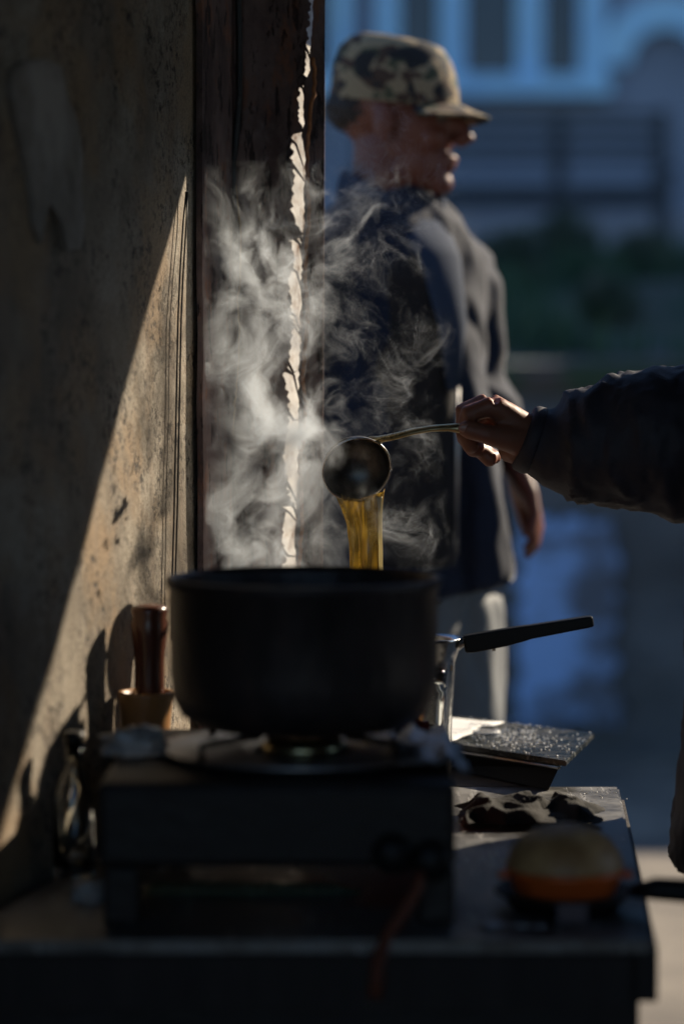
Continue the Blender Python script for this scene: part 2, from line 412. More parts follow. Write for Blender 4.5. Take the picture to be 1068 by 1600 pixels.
# mottled pale blue patch on the wall
def mottled_blue():
    m = mat('worn_blue_limewash', (.2, .35, .6), .5); N, L, b = nodes(m)
    v = N.new('ShaderNodeTexCoord').outputs['Object']
    f, _ = nz(N, L, v, 4.5, 6, .6, lo=.40, hi=.62, stretch=(1, 1, 1.6))
    L.new(mixcol(N, L, f, (.10, .12, .16), (.30, .50, .86)), b.inputs['Base Color']); return m
M['lime'] = mottled_blue()
p0, p1 = at(812, 815, WALL_Y - .04), at(962, 1135, WALL_Y - .04)
rgp = random.Random(5)
ring = []
for k in range(64):
    t = k / 64 * 4; s = int(t); u = t - s; j = rgp.uniform(-.02, .02)
    ring.append([(p0.x + (p1.x - p0.x) * u, p0.z + j), (p1.x + j, p0.z + (p1.z - p0.z) * u), (p1.x + (p0.x - p1.x) * u, p1.z + j), (p0.x + j, p1.z + (p0.z - p1.z) * u)][s])
n = len(ring)
mb = MB(); mb.add([(x, WALL_Y - .034, z) for x, z in ring] + [(x, WALL_Y + .05, z) for x, z in ring],
                  [tuple(range(n))] + [(k, (k + 1) % n, n + (k + 1) % n, n + k) for k in range(n)])
tag(mb.build('limewash_patch', M['lime'], rw, smooth=False), 'worn pale blue painted patch')

# house
HY = 15.0
hs = empty('house', (2, HY, 1.5), 'pale house with blue window frames behind the bench', 'house')
gz = lawn_z(0, 14.5)
z_w0 = at(534, 335, HY).z
MB().box((5, HY + 2.0, (z_w0 + 6.85) / 2), (26, 4, 6.85 - z_w0)).build('wall', M['housewall'], hs, smooth=False)
MB().box((5, HY + 1.96, (gz - .5 + z_w0) / 2), (26.1, 4.1, z_w0 - gz + .5)).build('plinth', M['housebase'], hs, smooth=False)
MB().box((5, HY + 1.9, 6.93), (26.6, 4.6, .16), bev=.02).build('roof', M['tarp'], hs, smooth=False)
MB().box((.65, HY + 1.7, 7.12), (17.3, 4.2, .40), bev=.02).build('parapet', M['housewall'], hs, smooth=False)  # unseen block added to keep the sun off the bank's edge
def window(xs, y_sill, z_top, name='window'):
    """xs: pixel spans of the upright bars; one framed window of the house."""
    X = lambda p: at(p, 100, HY).x
    zs0, zs1 = at(534, y_sill[1], HY).z, at(534, y_sill[0], HY).z
    x0, x1 = X(xs[0][0]), X(xs[-1][1])
    wn = MB().box(((x0 + x1) / 2, HY - .012, (zs0 + z_top) / 2), (x1 - x0, .02, z_top - zs0)).build('window', M['pane'], hs, smooth=False)
    for a, b in xs:
        MB().box(((X(a) + X(b)) / 2, HY - .055, (zs1 + z_top) / 2), (X(b) - X(a), .07, z_top - zs1), bev=.008).build('frame', M['frameblue'], wn, smooth=False)
    MB().box(((x0 + x1) / 2, HY - .075, (zs0 + zs1) / 2), (x1 - x0 + .06, .13, zs1 - zs0), bev=.01).build('sill', M['frameblue'], wn, smooth=False)
    MB().box(((x0 + x1) / 2, HY - .065, z_top + .06), (x1 - x0, .09, .12), bev=.01).build('frame', M['frameblue'], wn, smooth=False)
window([(587, 622), (686, 724), (805, 845), (903, 943)], (121, 153), 4.75)
window([(205, 238), (300, 335), (415, 452), (520, 548)], (121, 153), 4.75)
window([(1240, 1275), (1350, 1385), (1460, 1495)], (121, 153), 4.75)
# arched hood over a small fanlight
c = at(1006, 104, HY); mb = MB(); vv = []; ff = []; ri, ro, K = .22, .42, 24
for k in range(K + 1):
    a = math.pi * k / K
    for (r_, y_) in ((ri, -.10), (ro, -.10), (ro, 0), (ri, 0)):
        vv.append((c.x + .12 + r_ * math.cos(a), HY + y_ - .002, c.z + r_ * math.sin(a)))
for k in range(K):
    for q in range(4): ff.append((k * 4 + q, k * 4 + (q + 1) % 4, k * 4 + 4 + (q + 1) % 4, k * 4 + 4 + q))
ff += [(0, 1, 2, 3), (K * 4 + 3, K * 4 + 2, K * 4 + 1, K * 4)]
mb.add(vv, ff).build('arch', M['frameblue'], hs, smooth=False)

# added unseen blocker, shades the ground and cuts fill on the wall
kk = empty('kiosk', (4.6, 5.3, 0), 'closed dull green street kiosk beside the road on the right', 'kiosk')
M['kiosk'] = noisy('kiosk_paint', [(.3, (.05, .07, .06)), (.7, (.09, .11, .10))], 2, 5, .6, bump=.1)
MB().box((4.6, 5.3, 1.35), (2.1, 2.5, 2.7), bev=.02).build('body', M['kiosk'], kk, smooth=False)
MB().box((4.6, 5.3, 2.76), (2.3, 2.7, .10), bev=.02).build('roof', M['tarp'], kk, smooth=False)
for k in range(8): MB().box((3.535, 5.3, 1.0 + .17 * k), (.03, 1.7, .155), bev=.012).build('shutter_slat', M['dullsteel'], kk, smooth=False)

# low shrubs at the back of the lawn
M['leafd'] = noisy('shrub_leaf', [(.35, (.03, .05, .03)), (.55, (.06, .085, .04)), (.7, (.14, .07, .05))], 6, 2, .6, bump=0)
for k, (px, yy, rr, lb_) in enumerate(((884, 12.0, .20, 'small dark reddish shrub in front of the bench middle'), (1010, 11.4, .15, 'low olive shrub below the bench right end'), (800, 10.6, .17, 'low shrub on the grass behind the man'), (950, 9.2, .13, 'small shrub near the edge of the grass bank'))):
    cx_ = at(px, 400, yy).x; cz_ = lawn_z(cx_, yy); rq = random.Random(30 + k)
    e_ = empty('shrub', (cx_, yy, cz_), lb_, 'shrub', 'shrubs on the grass bank')
    mb = MB(); vv = []; ff = []
    for q in range(1500):
        d = Vector((rq.gauss(0, 1), rq.gauss(0, 1), rq.gauss(0, 1))).normalized() * rr * rq.random() ** .4
        d = d * (1 + .35 * mnoise.noise(d * 9)); c_ = Vector((cx_, yy, cz_ + rr * .75)) + Vector((d.x, d.y, d.z * .8)); n_ = len(vv)
        u_ = Vector((rq.gauss(0, 1), rq.gauss(0, 1), rq.gauss(0, 1))).normalized(); w_ = u_.orthogonal().normalized()
        vv += [c_ - u_ * .02, c_ + w_ * .009, c_ + u_ * .02, c_ - w_ * .009]; ff.append((n_, n_ + 1, n_ + 2, n_ + 3))
    tag(mb.add(vv, ff).build('crown', M['leafd'], e_, smooth=False), kind='stuff')
    for a_ in range(4):
        MB().tube([(cx_, yy, cz_ - .02), (cx_ + .3 * rr * math.cos(a_ * 1.6), yy + .3 * rr * math.sin(a_ * 1.6), cz_ + rr)], [.008, .003], 6).build('stem', M['darkwood'], e_)

# bench on the lawn
BY = 13.2
def bench():
    b0 = at(660, 165, BY); b1 = at(1052, 165, BY)
    gzb = lawn_z(1.2, BY)
    be = empty('park_bench', ((b0.x + b1.x) / 2, BY, gzb), 'dark slatted park bench on the grass in front of the house', 'bench')
    Z = lambda py: at(534, py, BY).z
    xa, xb = at(560, 165, BY).x, b1.x
    cx, L_ = (xa + xb) / 2, xb - xa
    for py in (172, 195, 218, 241):
        MB().box((cx, BY + .25 - (241 - py) * -.0006, Z(py)), (L_ - .05, .025, .044), bev=.006).build('back_slat', M['bench'], be, smooth=False)
    for k in range(5):
        MB().box((cx, BY - .22 + k * .1, Z(300)), (L_ - .06, .085, .035), bev=.006).build('seat_slat', M['bench'], be, smooth=False)
    MB().box((cx, BY - .26, Z(312)), (L_ - .1, .03, .09), bev=.006).build('front_rail', M['bench'], be, smooth=False)
    MB().box((cx, BY + .2, Z(312)), (L_ - .1, .03, .07), bev=.006).build('rear_rail', M['bench'], be, smooth=False)
    xm = at(880, 165, BY).x
    for x in (xa + .03, xm, xb - .03):
        MB().box((x, BY + .29, (gzb + Z(162)) / 2), (.085, .045, Z(162) - gzb), bev=.008).build('back_post', M['bench'], be, smooth=False)
        if x != xm: MB().box((x - .06, BY - .25, (gzb + Z(275)) / 2), (.09, .06, Z(275) - gzb), bev=.008).build('leg', M['bench'], be, smooth=False)
        if x != xm: MB().box((x - .03, BY + .02, Z(272)), (.08, .56, .04), bev=.008).build('armrest', M['bench'], be, smooth=False)
bench()

# ------------------------------------------------------------------ the stall: side wall, end board, roof
def w1x(Y): return -.891 + .24 * Y
def on_w1(px, py):
    d = at(px, py, 1) - Vector((0, 0, CAM_Z)); d /= d.y
    Y = .891 / (.24 - d.x); return Vector((0, 0, CAM_Z)) + d * Y
ND = Vector((.24, 1, 0)).normalized(); NN = Vector((1, -.24, 0)).normalized()
sw = empty('stall_wall', (w1x(2), 2, 0), 'grimy stained side wall of the stall with a sunlit wedge', 'wall')
y0, y1 = -.6, 3.14; mb = MB(); vv = []; ff = []; ny, nzz = 160, 70
for j in range(nzz):
    for i in range(ny):
        Y = y0 + (y1 - y0) * i / (ny - 1); z = 2.25 * j / (nzz - 1)
        off = .004 * mnoise.noise(Vector((Y * 3, z * 2, 0))) + .0012 * mnoise.noise(Vector((Y * 22, z * 9, 3)))
        vv.append(Vector((w1x(Y), Y, z)) + NN * off)
for j in range(nzz - 1):
    for i in range(ny - 1):
        a = j * ny + i; ff.append((a, a + 1, a + ny + 1, a + ny))
mb.add(vv, ff); mid = Vector((w1x((y0 + y1) / 2), (y0 + y1) / 2, 1.125)) - NN * .022
mb.box(mid, (.03, (y1 - y0) * 1.028, 2.25), Matrix.Rotation(-math.atan(.24), 3, 'Z')); mb.build('board', M['wall1'], sw)
# smear of old whitewash high on the wall
def smear(pts, name):
    P = [on_w1(*p) for p in pts]; mb = MB(); n = len(P)
    c = sum(P, Vector()) / n
    vv = [p + NN * .007 for p in P] + [c + NN * .008] + [p - NN * .004 for p in P]
    ff = [(k, (k + 1) % n, n) for k in range(n)] + [(k, (k + 1) % n, n + 1 + (k + 1) % n, n + 1 + k) for k in range(n)]
    return mb.add(vv, ff).build(name, M['wash'], sw, smooth=False)
M['wash'] = noisy('old_whitewash', [(.35, (.15, .125, .10)), (.62, (.36, .32, .28))], 9, 5, .85, bump=.2)
tag(smear([(8, 110), (30, 96), (62, 92), (88, 104), (96, 150), (112, 190), (121, 240), (119, 300), (124, 350), (118, 388), (96, 392), (88, 350), (70, 318), (60, 350), (56, 380), (46, 350), (40, 290), (28, 240), (16, 190), (8, 150)], 'whitewash_smear'), 'faded pale smear on the wall')

# end board across the back with a torn strip of white plastic
EY = 3.10
eb = empty('end_board', (-.09, EY, 0), 'dark smoke-stained board standing behind the steam', 'board')
strip_l = [(486, -40), (478, 55), (476, 100), (474, 128), (464, 140), (463, 180), (470, 205), (460, 190), (453, 170), (452, 205), (456, 240), (449, 246), (456, 262), (454, 290), (452, 330), (458, 350), (470, 365), (462, 372), (447, 363), (453, 385), (458, 405), (450, 430), (447, 455), (452, 470), (449, 492), (456, 500), (452, 540), (446, 575), (452, 580), (440, 582), (444, 600), (450, 640), (444, 680), (440, 720), (446, 760), (450, 782), (458, 790), (438, 788), (441, 812), (438, 840), (443, 870), (436, 900), (438, 960)]
strip_l = [(x + (3 if y > 240 else 2), y) for x, y in strip_l]
strip_r = [(490, -40), (487, 60), (484, 108), (474, 130), (474, 205), (475, 300), (474, 355), (470, 380), (471, 470), (467, 560), (466, 660), (464, 780), (460, 880), (456, 960)]
def polyline_x(pl, py):
    for (x0_, y0_), (x1_, y1_) in zip(pl, pl[1:]):
        if min(y0_, y1_) <= py <= max(y0_, y1_): return x0_ + (x1_ - x0_) * (py - y0_) / (y1_ - y0_ + 1e-9)
    return pl[0][0] if py < pl[0][1] else pl[-1][0]
def ragged(pl, amp, seed, step=5):
    rg_ = random.Random(seed); out = []
    for (xa_, ya_), (xb_, yb_) in zip(pl, pl[1:]):
        n_ = max(1, int(abs(yb_ - ya_) / step))
        for k in range(n_): out.append((xa_ + (xb_ - xa_) * k / n_ + (rg_.uniform(-amp, amp) if k else 0), ya_ + (yb_ - ya_) * k / n_))
    return out + [pl[-1]]
strip_l = ragged(strip_l, 3.2, 1, 4); strip_r = [(x + 6 * mnoise.noise(Vector((y * .021, 4, 0))), y) for x, y in ragged(strip_r, 1.8, 2, 6)]
xl = w1x(EY) - .02
L3 = [at(x, y, EY) for x, y in strip_l]; R3 = [at(x, y, EY - .02) for x, y in strip_r]
def slab(path, xside, ydepth, thick, name, m, par):
    """Board between a ragged edge and a straight one (xside: function of z)."""
    mono = [path[0]]
    for p in path[1:]:
        if p.z < mono[-1].z - .0015: mono.append(p)
        elif abs(p.x - mono[-1].x) > .004: mono.append(Vector((p.x, p.y, mono[-1].z - .0016)))
    path = mono
    pth = [Vector((path[0].x, ydepth, 2.2))] + [Vector((p.x, ydepth, p.z)) for p in path] + [Vector((path[-1].x, ydepth, 0.02))]
    vv = []; ff = []; k = len(pth)
    for p in pth:
        vv += [(p.x, ydepth, p.z), (xside(p.z), ydepth, p.z), (p.x, ydepth + thick, p.z), (xside(p.z), ydepth + thick, p.z)]
    for i in range(k - 1):
        a, b = i * 4, i * 4 + 4
        ff += [(a, a + 1, b + 1, b), (a + 2, b + 2, b + 3, a + 3), (a, b, b + 2, a + 2), (a + 1, a + 3, b + 3, b + 1)]
    ff += [(0, 2, 3, 1), (4 * k - 4, 4 * k - 3, 4 * k - 1, 4 * k - 2)]
    o = MB().add(vv, ff).build(name, m, par, smooth=False); return o
slab(L3, lambda z: xl, EY, .01, 'panel', M['wall2'], eb)
vv = []; ff = []; K = 60
for k in range(K):
    z = 2.2 * k / (K - 1); ya = 2.958 + .006 * mnoise.noise(Vector((z * 9, 0, 0))) + .003 * mnoise.noise(Vector((z * 40, 3, 0))); yb = EY - .001
    for Y_, o_ in ((ya, .0045), (ya, .012), (yb, .012), (yb, .0045)): vv.append(Vector((w1x(Y_), Y_, z)) + NN * o_)
for k in range(K - 1):
    for q in range(4): ff.append((k * 4 + q, k * 4 + (q + 1) % 4, k * 4 + 4 + (q + 1) % 4, k * 4 + 4 + q))
ff += [(0, 1, 2, 3), (4 * K - 1, 4 * K - 2, 4 * K - 3, 4 * K - 4)]
MB().add(vv, ff).build('corner_plank', M['wall2'], eb, smooth=False)
rx = at(506, 100, EY).x
slab(R3, lambda z: rx - .006 * (1.4 - z), EY - .02, .0315, 'post', M['wall2'], eb)
mb = MB(); vv = []; ff = []; k = 260
for i in range(k):
    z = 2.1 - 2.0 * i / (k - 1); py = HOR - (z - CAM_Z) / EY * FPX
    xa = at(polyline_x(strip_l, py) - 12, py, EY).x; xb = rx - .004 - .006 * (1.4 - z)
    for t in range(5):
        vv.append((xa + (xb - xa) * t / 4, EY + .019 + .006 * mnoise.noise(Vector((t * .9, z * 55, 0))) + .002 * mnoise.noise(Vector((t * 2, z * 170, 5))), z))
for i in range(k - 1):
    for t in range(4): a = i * 5 + t; ff.append((a, a + 1, a + 6, a + 5))
tag(mb.add(vv, ff).build('plastic_strip', M['film'], eb), 'torn strip of white plastic glowing in the sun')

rgs = random.Random(12)
for py in (66, 118, 132, 214, 250, 352, 362, 372, 418, 486, 498, 560, 579, 640, 742, 786, 792, 850):
    xa_, xb_ = polyline_x(strip_l, py) - 6, polyline_x(strip_r, py) + 4
    q = [at(xa_, py, EY - .003), at((xa_ + xb_) / 2, py + rgs.uniform(6, 26), EY - .004), at(xb_, py + rgs.uniform(12, 60), EY - .006)]
    MB().tube(q, [(.0025, .0012), (.0016, .001), (.0005, .0005)], 6, ref=(1, 0, 0)).build('splinter', M['wall2'], eb)

# cables and cords
def cable(name, pts, r, m, label, cat='cable', Y=EY - .015, sub=6, jit=.0008):
    P = []
    pts = [at(*p, Y) if len(p) == 2 else at(*p) for p in pts]
    n = len(pts)
    for i in range(n - 1):
        p0_, p1_, p2_, p3_ = pts[max(0, i - 1)], pts[i], pts[i + 1], pts[min(n - 1, i + 2)]
        for s in range(sub):
            t = s / sub
            q = .5 * ((2 * p1_) + (p2_ - p0_) * t + (2 * p0_ - 5 * p1_ + 4 * p2_ - p3_) * t * t + (3 * p1_ - p0_ - 3 * p2_ + p3_) * t ** 3)
            P.append(q + Vector((random.uniform(-jit, jit), random.uniform(-jit, jit), 0)))
    P.append(pts[-1])
    o = MB().tube(P, r, 6).build(name, m); return tag(o, label, cat)
cable('cable', [(372, -60), (374, 60), (372, 180), (364, 270), (366, 350), (362, 440), (345, 500), (340, 560), (352, 620), (356, 700), (340, 770), (334, 830), (330, 900), (328, 1000)], .0045, M['rubber'], 'thick black cable hanging down the dark end board')
cable('wire', [(366, 280), (374, 340), (376, 420), (371, 470), (374, 520), (370, 600), (366, 640), (360, 720), (358, 790), (362, 850), (355, 940)], .0015, M['wire'], 'thin brown wire beside the black cable', 'wire')
cable('wire', [(332, 815), (338, 850), (346, 890), (350, 950)], .0013, M['wire'], 'short pale wire end below the black cable', 'wire')
cable('cord', [(489, 90, 3.07), (492, 130, 3.07), (484, 190, 3.07), (480, 260, 3.07), (483, 340, 3.07), (477, 420, 3.07), (480, 500, 3.07), (474, 580, 3.07), (478, 640, 3.07), (470, 720, 3.07), (473, 800, 3.07), (468, 860, 3.07), (466, 950, 3.07)], .0028, M['cord'], 'frayed rust-coloured cord beside the white strip', 'cord', jit=.0014)
for dxp, lb in ((0, 'left of the twin black wires on the sunlit wall edge'), (5, 'right of the twin black wires on the sunlit wall edge')):
    P = []
    for i, (x, y) in enumerate([(281, 300), (276, 350), (271, 430), (268, 500), (266, 600), (264, 700), (262, 800), (259, 900), (258, 1000)]):
        P.append(on_w1(x + dxp * (.3 if i == 0 else 1), y) + NN * .008)
    tag(MB().tube(P, .0012, 6).build('wire', M['rubber']), lb, 'wire')

# roof: dark tarp whose back edge casts the slanting shade line on the wall
A = on_w1(290, 278) + SUN * (.55 / SUN.x); B = on_w1(0, 1330) + SUN * (1.6 / SUN.x)
e = (B - A).normalized(); a0 = A - e * .75; b0 = A + e * 3.1
mb = MB(); near_l = Vector((-1.0, -1.6, 2.45)); near_r = Vector((b0.x, -1.6, 2.45)); up = Vector((0, 0, .012))
mb.add([a0, b0, near_r, near_l, a0 + up, b0 + up, near_r + up, near_l + up], [(0, 1, 2, 3), (7, 6, 5, 4), (0, 4, 5, 1), (1, 5, 6, 2), (2, 6, 7, 3), (3, 7, 4, 0)])
rf = empty('stall_roof', (.5, 1, 2.2), 'dark tarpaulin roof over the tea stall', 'roof')
mb.build('tarpaulin', M['tarp'], rf, smooth=False)
for q in (b0 - e * .12, near_r + Vector((-.1, .1, 0))):
    MB().tube([(q.x, q.y, 0), (q.x, q.y, q.z)], .025, 10).build('pole', M['darkwood'], rf)

# added unseen screen beside the camera, keeps light off the stall
for nm, lb_, c_, sz_ in (('side_screen', 'dark boarded screen closing the right side of the stall', (1.12, .25, 1.1), (.03, 3.7, 2.2)),):
    e_ = empty(nm, (c_[0], c_[1], 0), lb_, 'screen')
    n_b = 9; long_x = sz_[0] > sz_[1]
    for k in range(n_b):
        t_ = (k + .5) / n_b - .5
        cc = (c_[0] + (sz_[0] * t_ if long_x else 0), c_[1] + (0 if long_x else sz_[1] * t_), c_[2])
        MB().box(cc, (sz_[0] / n_b * .997 if long_x else sz_[0], sz_[1] if long_x else sz_[1] / n_b * .997, sz_[2]), bev=.003).build('plank', M['wall2'], e_, smooth=False)

# ------------------------------------------------------------------ table
TZ = .71
TA = [Vector((.279, 2.15, 0)), Vector((.344, 2.985, 0)), Vector((-.168, 2.985, 0)), Vector((-.355, 2.15, 0))]
tb = empty('stall_table', (0, 2.55, 0), 'worn metal-topped tea stall table crowded with cooking things', 'table')
def prism(poly, z0, z1, bev=0):
    bm = bmesh.new(); vs_ = [bm.verts.new((p.x, p.y, z1)) for p in poly]; f = bm.faces.new(vs_)
    r = bmesh.ops.extrude_face_region(bm, geom=[f])
    for v in r['geom']:
        if isinstance(v, bmesh.types.BMVert): v.co.z = z0
    bmesh.ops.recalc_face_normals(bm, faces=bm.faces)
    if bev: bmesh.ops.bevel(bm, geom=bm.edges[:], offset=bev, segments=2, affect='EDGES')
    bm.verts.index_update(); mb = MB(); mb.add([v.co for v in bm.verts], [[v.index for v in f.verts] for f in bm.faces]); bm.free(); return mb
prism(TA, TZ - .012, TZ, .003).build('table_top', M['table'], tb, smooth=False)
cen = sum(TA, Vector()) / 4
TI = [cen + (p - cen) * .985 for p in TA]
for i in range(4):
    p, q = TI[i], TI[(i + 1) % 4]; d = (q - p); ang = math.atan2(d.y, d.x)
    MB().box(((p.x + q.x) / 2, (p.y + q.y) / 2, TZ - .037), (d.length - .03, .02, .048), Matrix.Rotation(ang, 3, 'Z')).build('apron', M['darkwood'], tb, smooth=False)
TL = [cen + (p - cen) * .88 for p in TA]
for p in TL:
    MB().box((p.x, p.y, (TZ - .014) / 2), (.045, .045, TZ - .014), bev=.004).build('leg', M['darkwood'], tb, smooth=False)
MB().box((-.045, 2.185, .34), (.59, .014, .64)).build('front_panel', M['iron'], tb, smooth=False)
MB().box((-.005, 2.55, .2), (.5, .62, .02)).build('shelf', M['darkwood'], tb, smooth=False)

# low stand behind the table that carries the tray
st = empty('wooden_stand', (.1, 3.13, 0), 'low wooden stand behind the table under the tray', 'stand')
MB().box((.105, 3.145, TZ - .012), (.27, .29, .02), bev=.003).build('top', M['darkwood'], st, smooth=False)
for sx in (-.11, .11):
    for sy in (-.12, .12):
        MB().box((.105 + sx, 3.145 + sy, (TZ - .022) / 2), (.03, .03, TZ - .022)).build('leg', M['darkwood'], st, smooth=False)

# tray with board
tr = empty('tray', (.15, 3.06, TZ), 'black rectangular tray under the sugar-strewn board', 'tray')
fr, br, fl, bl = at(882, 1199, 2.93), at(928, 1150, 3.17), at(640, 1160, 2.99), at(640, 1116, 3.23)
BZ = .745
def flat(p, z): # slide a pixel ray to height z
    d = p - Vector((0, 0, CAM_Z)); return Vector((0, 0, CAM_Z)) + d * ((z - CAM_Z) / d.z)
fr, br = flat(at(884, 1194, 3), BZ), flat(at(928, 1150, 3), BZ)
fl, bl = flat(at(640, 1156, 3), BZ), flat(at(640, 1114, 3), BZ)
c4 = (fr + br + fl + bl) / 4
bot = [c4 + (p - c4) * .70 for p in (fr, br, bl, fl)]; top = [c4 + (p - c4) * .90 for p in (fr, br, bl, fl)]
bot[0] = at(856, 1243, 2.955); bot[1] = bot[0] + Vector((.012, .19, 0)); top[1] = top[0] + Vector((.02, .20, 0))
for p in bot: p.z = TZ + .002
for p in top: p.z = BZ - .007
mb = MB(); mb.add(bot + top, [(0, 3, 2, 1), (0, 1, 5, 4), (1, 2, 6, 5), (2, 3, 7, 6), (3, 0, 4, 7)]); 
trb = mb.build('tray_body', M['tray'], tr, smooth=False)
sol = trb.modifiers.new('s', 'SOLIDIFY'); sol.thickness = .003; sol.offset = 0
MB().tube([p + Vector((0, 0, -.0005)) for p in top + [top[0]]], .003, 8).build('rim', M['dullsteel'], tr)
bd = prism([Vector((p.x, p.y, 0)) for p in (fr, br, bl, fl)], BZ - .003, BZ + .004, .0012).build('cutting_board', M['board'], smooth=False)
tag(bd, 'dark worn board strewn with sugar grains lying on the tray', 'board')
# sugar
rg = random.Random(11); mb = MB()
def bpt(u, v): return fl.lerp(fr, u).lerp(bl.lerp(br, u), v)
for i in range(520):
    u = min(.985, max(.28, rg.gauss(.62, .17))); v = min(.97, max(.04, rg.gauss(.5, .24)))
    p = bpt(u, v); s = rg.uniform(.0009, .0020); a = rg.uniform(0, 3)
    rot = Matrix.Rotation(a, 3, 'Z') @ Matrix.Rotation(rg.uniform(-.7, .7), 3, 'X')
    mb.box((p.x, p.y, BZ + .004 + s * .5), (s * 1.3, s, s), rot)
for i in range(40):
    u, v = rg.uniform(.24, .344), rg.uniform(2.88, 2.97); s = rg.uniform(.0007, .0014)
    mb.box((u, v, TZ + s * .5), (s, s, s), Matrix.Rotation(rg.uniform(0, 3), 3, 'Z'))
tag(mb.build('sugar_grains', M['sugar'], smooth=False), 'glittering sugar grains spilled over the board', 'sugar', kind='stuff')
# paper
def paper():
    pts = []; rgq = random.Random(2)
    e_top = [(676, 1119), (690, 1120), (720, 1123), (755, 1127), (787, 1131)]
    e_bot = [(770, 1138), (752, 1137), (748, 1142), (735, 1144), (738, 1149), (722, 1151), (712, 1157), (700, 1160), (690, 1161), (676, 1160)]
    ring = [flat(at(x + rgq.uniform(-1, 1), y, 3), BZ + .006) for x, y in e_top + e_bot]
    n = len(ring); mb = MB(); c = sum(ring, Vector()) / n
    vv = []; ff = []
    for s_, z_ in ((1, 0), (.7, .003), (.35, .002)):
        vv += [c + (p - c) * s_ + Vector((0, 0, z_ + (.003 if s_ == 1 and rgq.random() < .4 else 0))) for p in ring]
    vv.append(c + Vector((0, 0, .002)))
    for q in range(2):
        for k in range(n): ff.append((q * n + k, q * n + (k + 1) % n, q * n + n + (k + 1) % n, q * n + n + k))
    for k in range(n): ff.append((2 * n + k, 2 * n + (k + 1) % n, 3 * n))
    o = mb.add(vv, ff).build('torn_paper', M['paper']); o.modifiers.new('s', 'SOLIDIFY').thickness = .0006
    tag(o, 'torn white printed paper lying on the dark board', 'paper')
    mb = MB()
    for (xa, xb, y, th) in ((690, 728, 1138, .0016), (733, 764, 1130, .004), (694, 716, 1143, .0012)):
        pa, pb = flat(at(xa, y, 3), BZ + .0105), flat(at(xb, y + 2, 3), BZ + .0105); d = pb - pa; N_ = 14
        for k in range(N_):
            if rgq.random() < .2: continue
            q = pa.lerp(pb, (k + .5) / N_); mb.box(q, (d.length / N_ * .7, th * rgq.uniform(.5, 1.4), .0004), Matrix.Rotation(math.atan2(d.y, d.x), 3, 'Z'))
    pr = mb.build('print', M['ink'], o, smooth=False); tag(pr, kind='stuff')
paper()
c = flat(at(757, 1144, 3), BZ + .006)
mb = MB(); mb.tube([c + Vector((.018 * math.cos(a), .014 * math.sin(a), 0)) for a in [2 * math.pi * k / 24 for k in range(25)]], .0022, 8)
tag(mb.build('ring', M['paper']), 'small white ring lying beside the torn paper', 'ring')

# rag
def rag():
    rg = random.Random(4); c = flat(at(828, 1285, 2.8), TZ); NX, NY = 130, 74
    vv = []; ff = []
    for j in range(NY):
        for i in range(NX):
            u, v = i / (NX - 1), j / (NY - 1)
            q = Vector((u * 3.2, v * 2.0, 1.3)); wq = q + Vector((mnoise.noise(q * 1.3), mnoise.noise(q * 1.3 + Vector((7, 0, 0))), 0)) * .9
            edge = min(1, 6 * min(u, 1 - u, v, 1 - v) + .12)
            hgt = .004 + .017 * max(0, 1 - abs(mnoise.noise(wq * 1.1)) * 2.1) ** 1.2 * edge + .005 * (.5 + .5 * mnoise.noise(wq * 2.4)) + .012 * edge * (.4 + .6 * v)
            x = c.x + (u - .5) * .165 + .014 * mnoise.noise(q * 2 + Vector((0, 3, 0)))
            y = c.y + (v - .45) * .105 + .016 * mnoise.noise(q * 2 + Vector((0, 9, 0)))
            vv.append((x, y, TZ + max(.0015, hgt * .85 + .0008 * mnoise.noise(Vector((x * 300, y * 300, 0))))))
    for j in range(NY - 1):
        for i in range(NX - 1): a = j * NX + i; ff.append((a, a + 1, a + NX + 1, a + NX))
    o = MB().add(vv, ff).build('rag', M['cloth']); me = o.data
    nrm = [(v.co.copy(), v.normal.copy()) for v in me.vertices]
    o.modifiers.new('s', 'SOLIDIFY').thickness = .0015
    mb = MB()
    for k in range(900):
        co, nn = nrm[rg.randrange(len(nrm))]
        if co.z < TZ + .012: continue
        dr = (nn + Vector((rg.uniform(-.8, .8), rg.uniform(-.8, .8), rg.uniform(0, .8)))).normalized(); L_ = rg.uniform(.002, .007)
        mb.tube([co - dr * .001, co + dr * L_ * .6, co + dr * L_ + Vector((rg.uniform(-.002, .002), 0, 0))], .00016, 3)
    tag(mb.build('fibre', M['cloth'], o), kind='stuff')
    tag(o, 'crumpled dark rag on the table in front of the tray', 'rag')
rag()

# ------------------------------------------------------------------ vessels
def solid_lathe(prof, **k): return MB().lathe(prof, **k)

# big dark pot
PC = Vector(((474 - 534) / FPX * 2.38, 2.38, 0)); PB, PR = .872, .1335
ptz = at(476, 915, 2.28).z
pt = empty('cooking_pot', (PC.x, PC.y, PB), 'big sooty black cooking pot on the gas stove', 'pot')
H = ptz - PB
prof = [(0, 0), (.08, 0), (.104, .003), (.121, .013), (.1295, .03), (.132, .055), (PR - .001, H - .012), (PR + .003, H - .006), (PR + .003, H), (PR - .002, H + .001), (PR - .004, H - .006), (PR - .005, .06), (.122, .034), (.1, .012), (0, .008)]
solid_lathe(prof, c=(PC.x, PC.y, PB), seg=72).build('pot_body', M['soot'], pt)
for sgn in (1, -1):
    d = Vector((.8 * sgn, .6, 0)).normalized(); s_ = Vector((-d.y, d.x, 0)); b_ = Vector((PC.x, PC.y, PB + H - .03)) + d * PR
    mb = MB().tube([b_ - s_ * .03 - d * .004, b_ - s_ * .028 + d * .014, b_ + d * .02, b_ + s_ * .028 + d * .014, b_ + s_ * .03 - d * .004], .004, 8)
    mb.build('ear_handle', M['dullsteel'], pt)
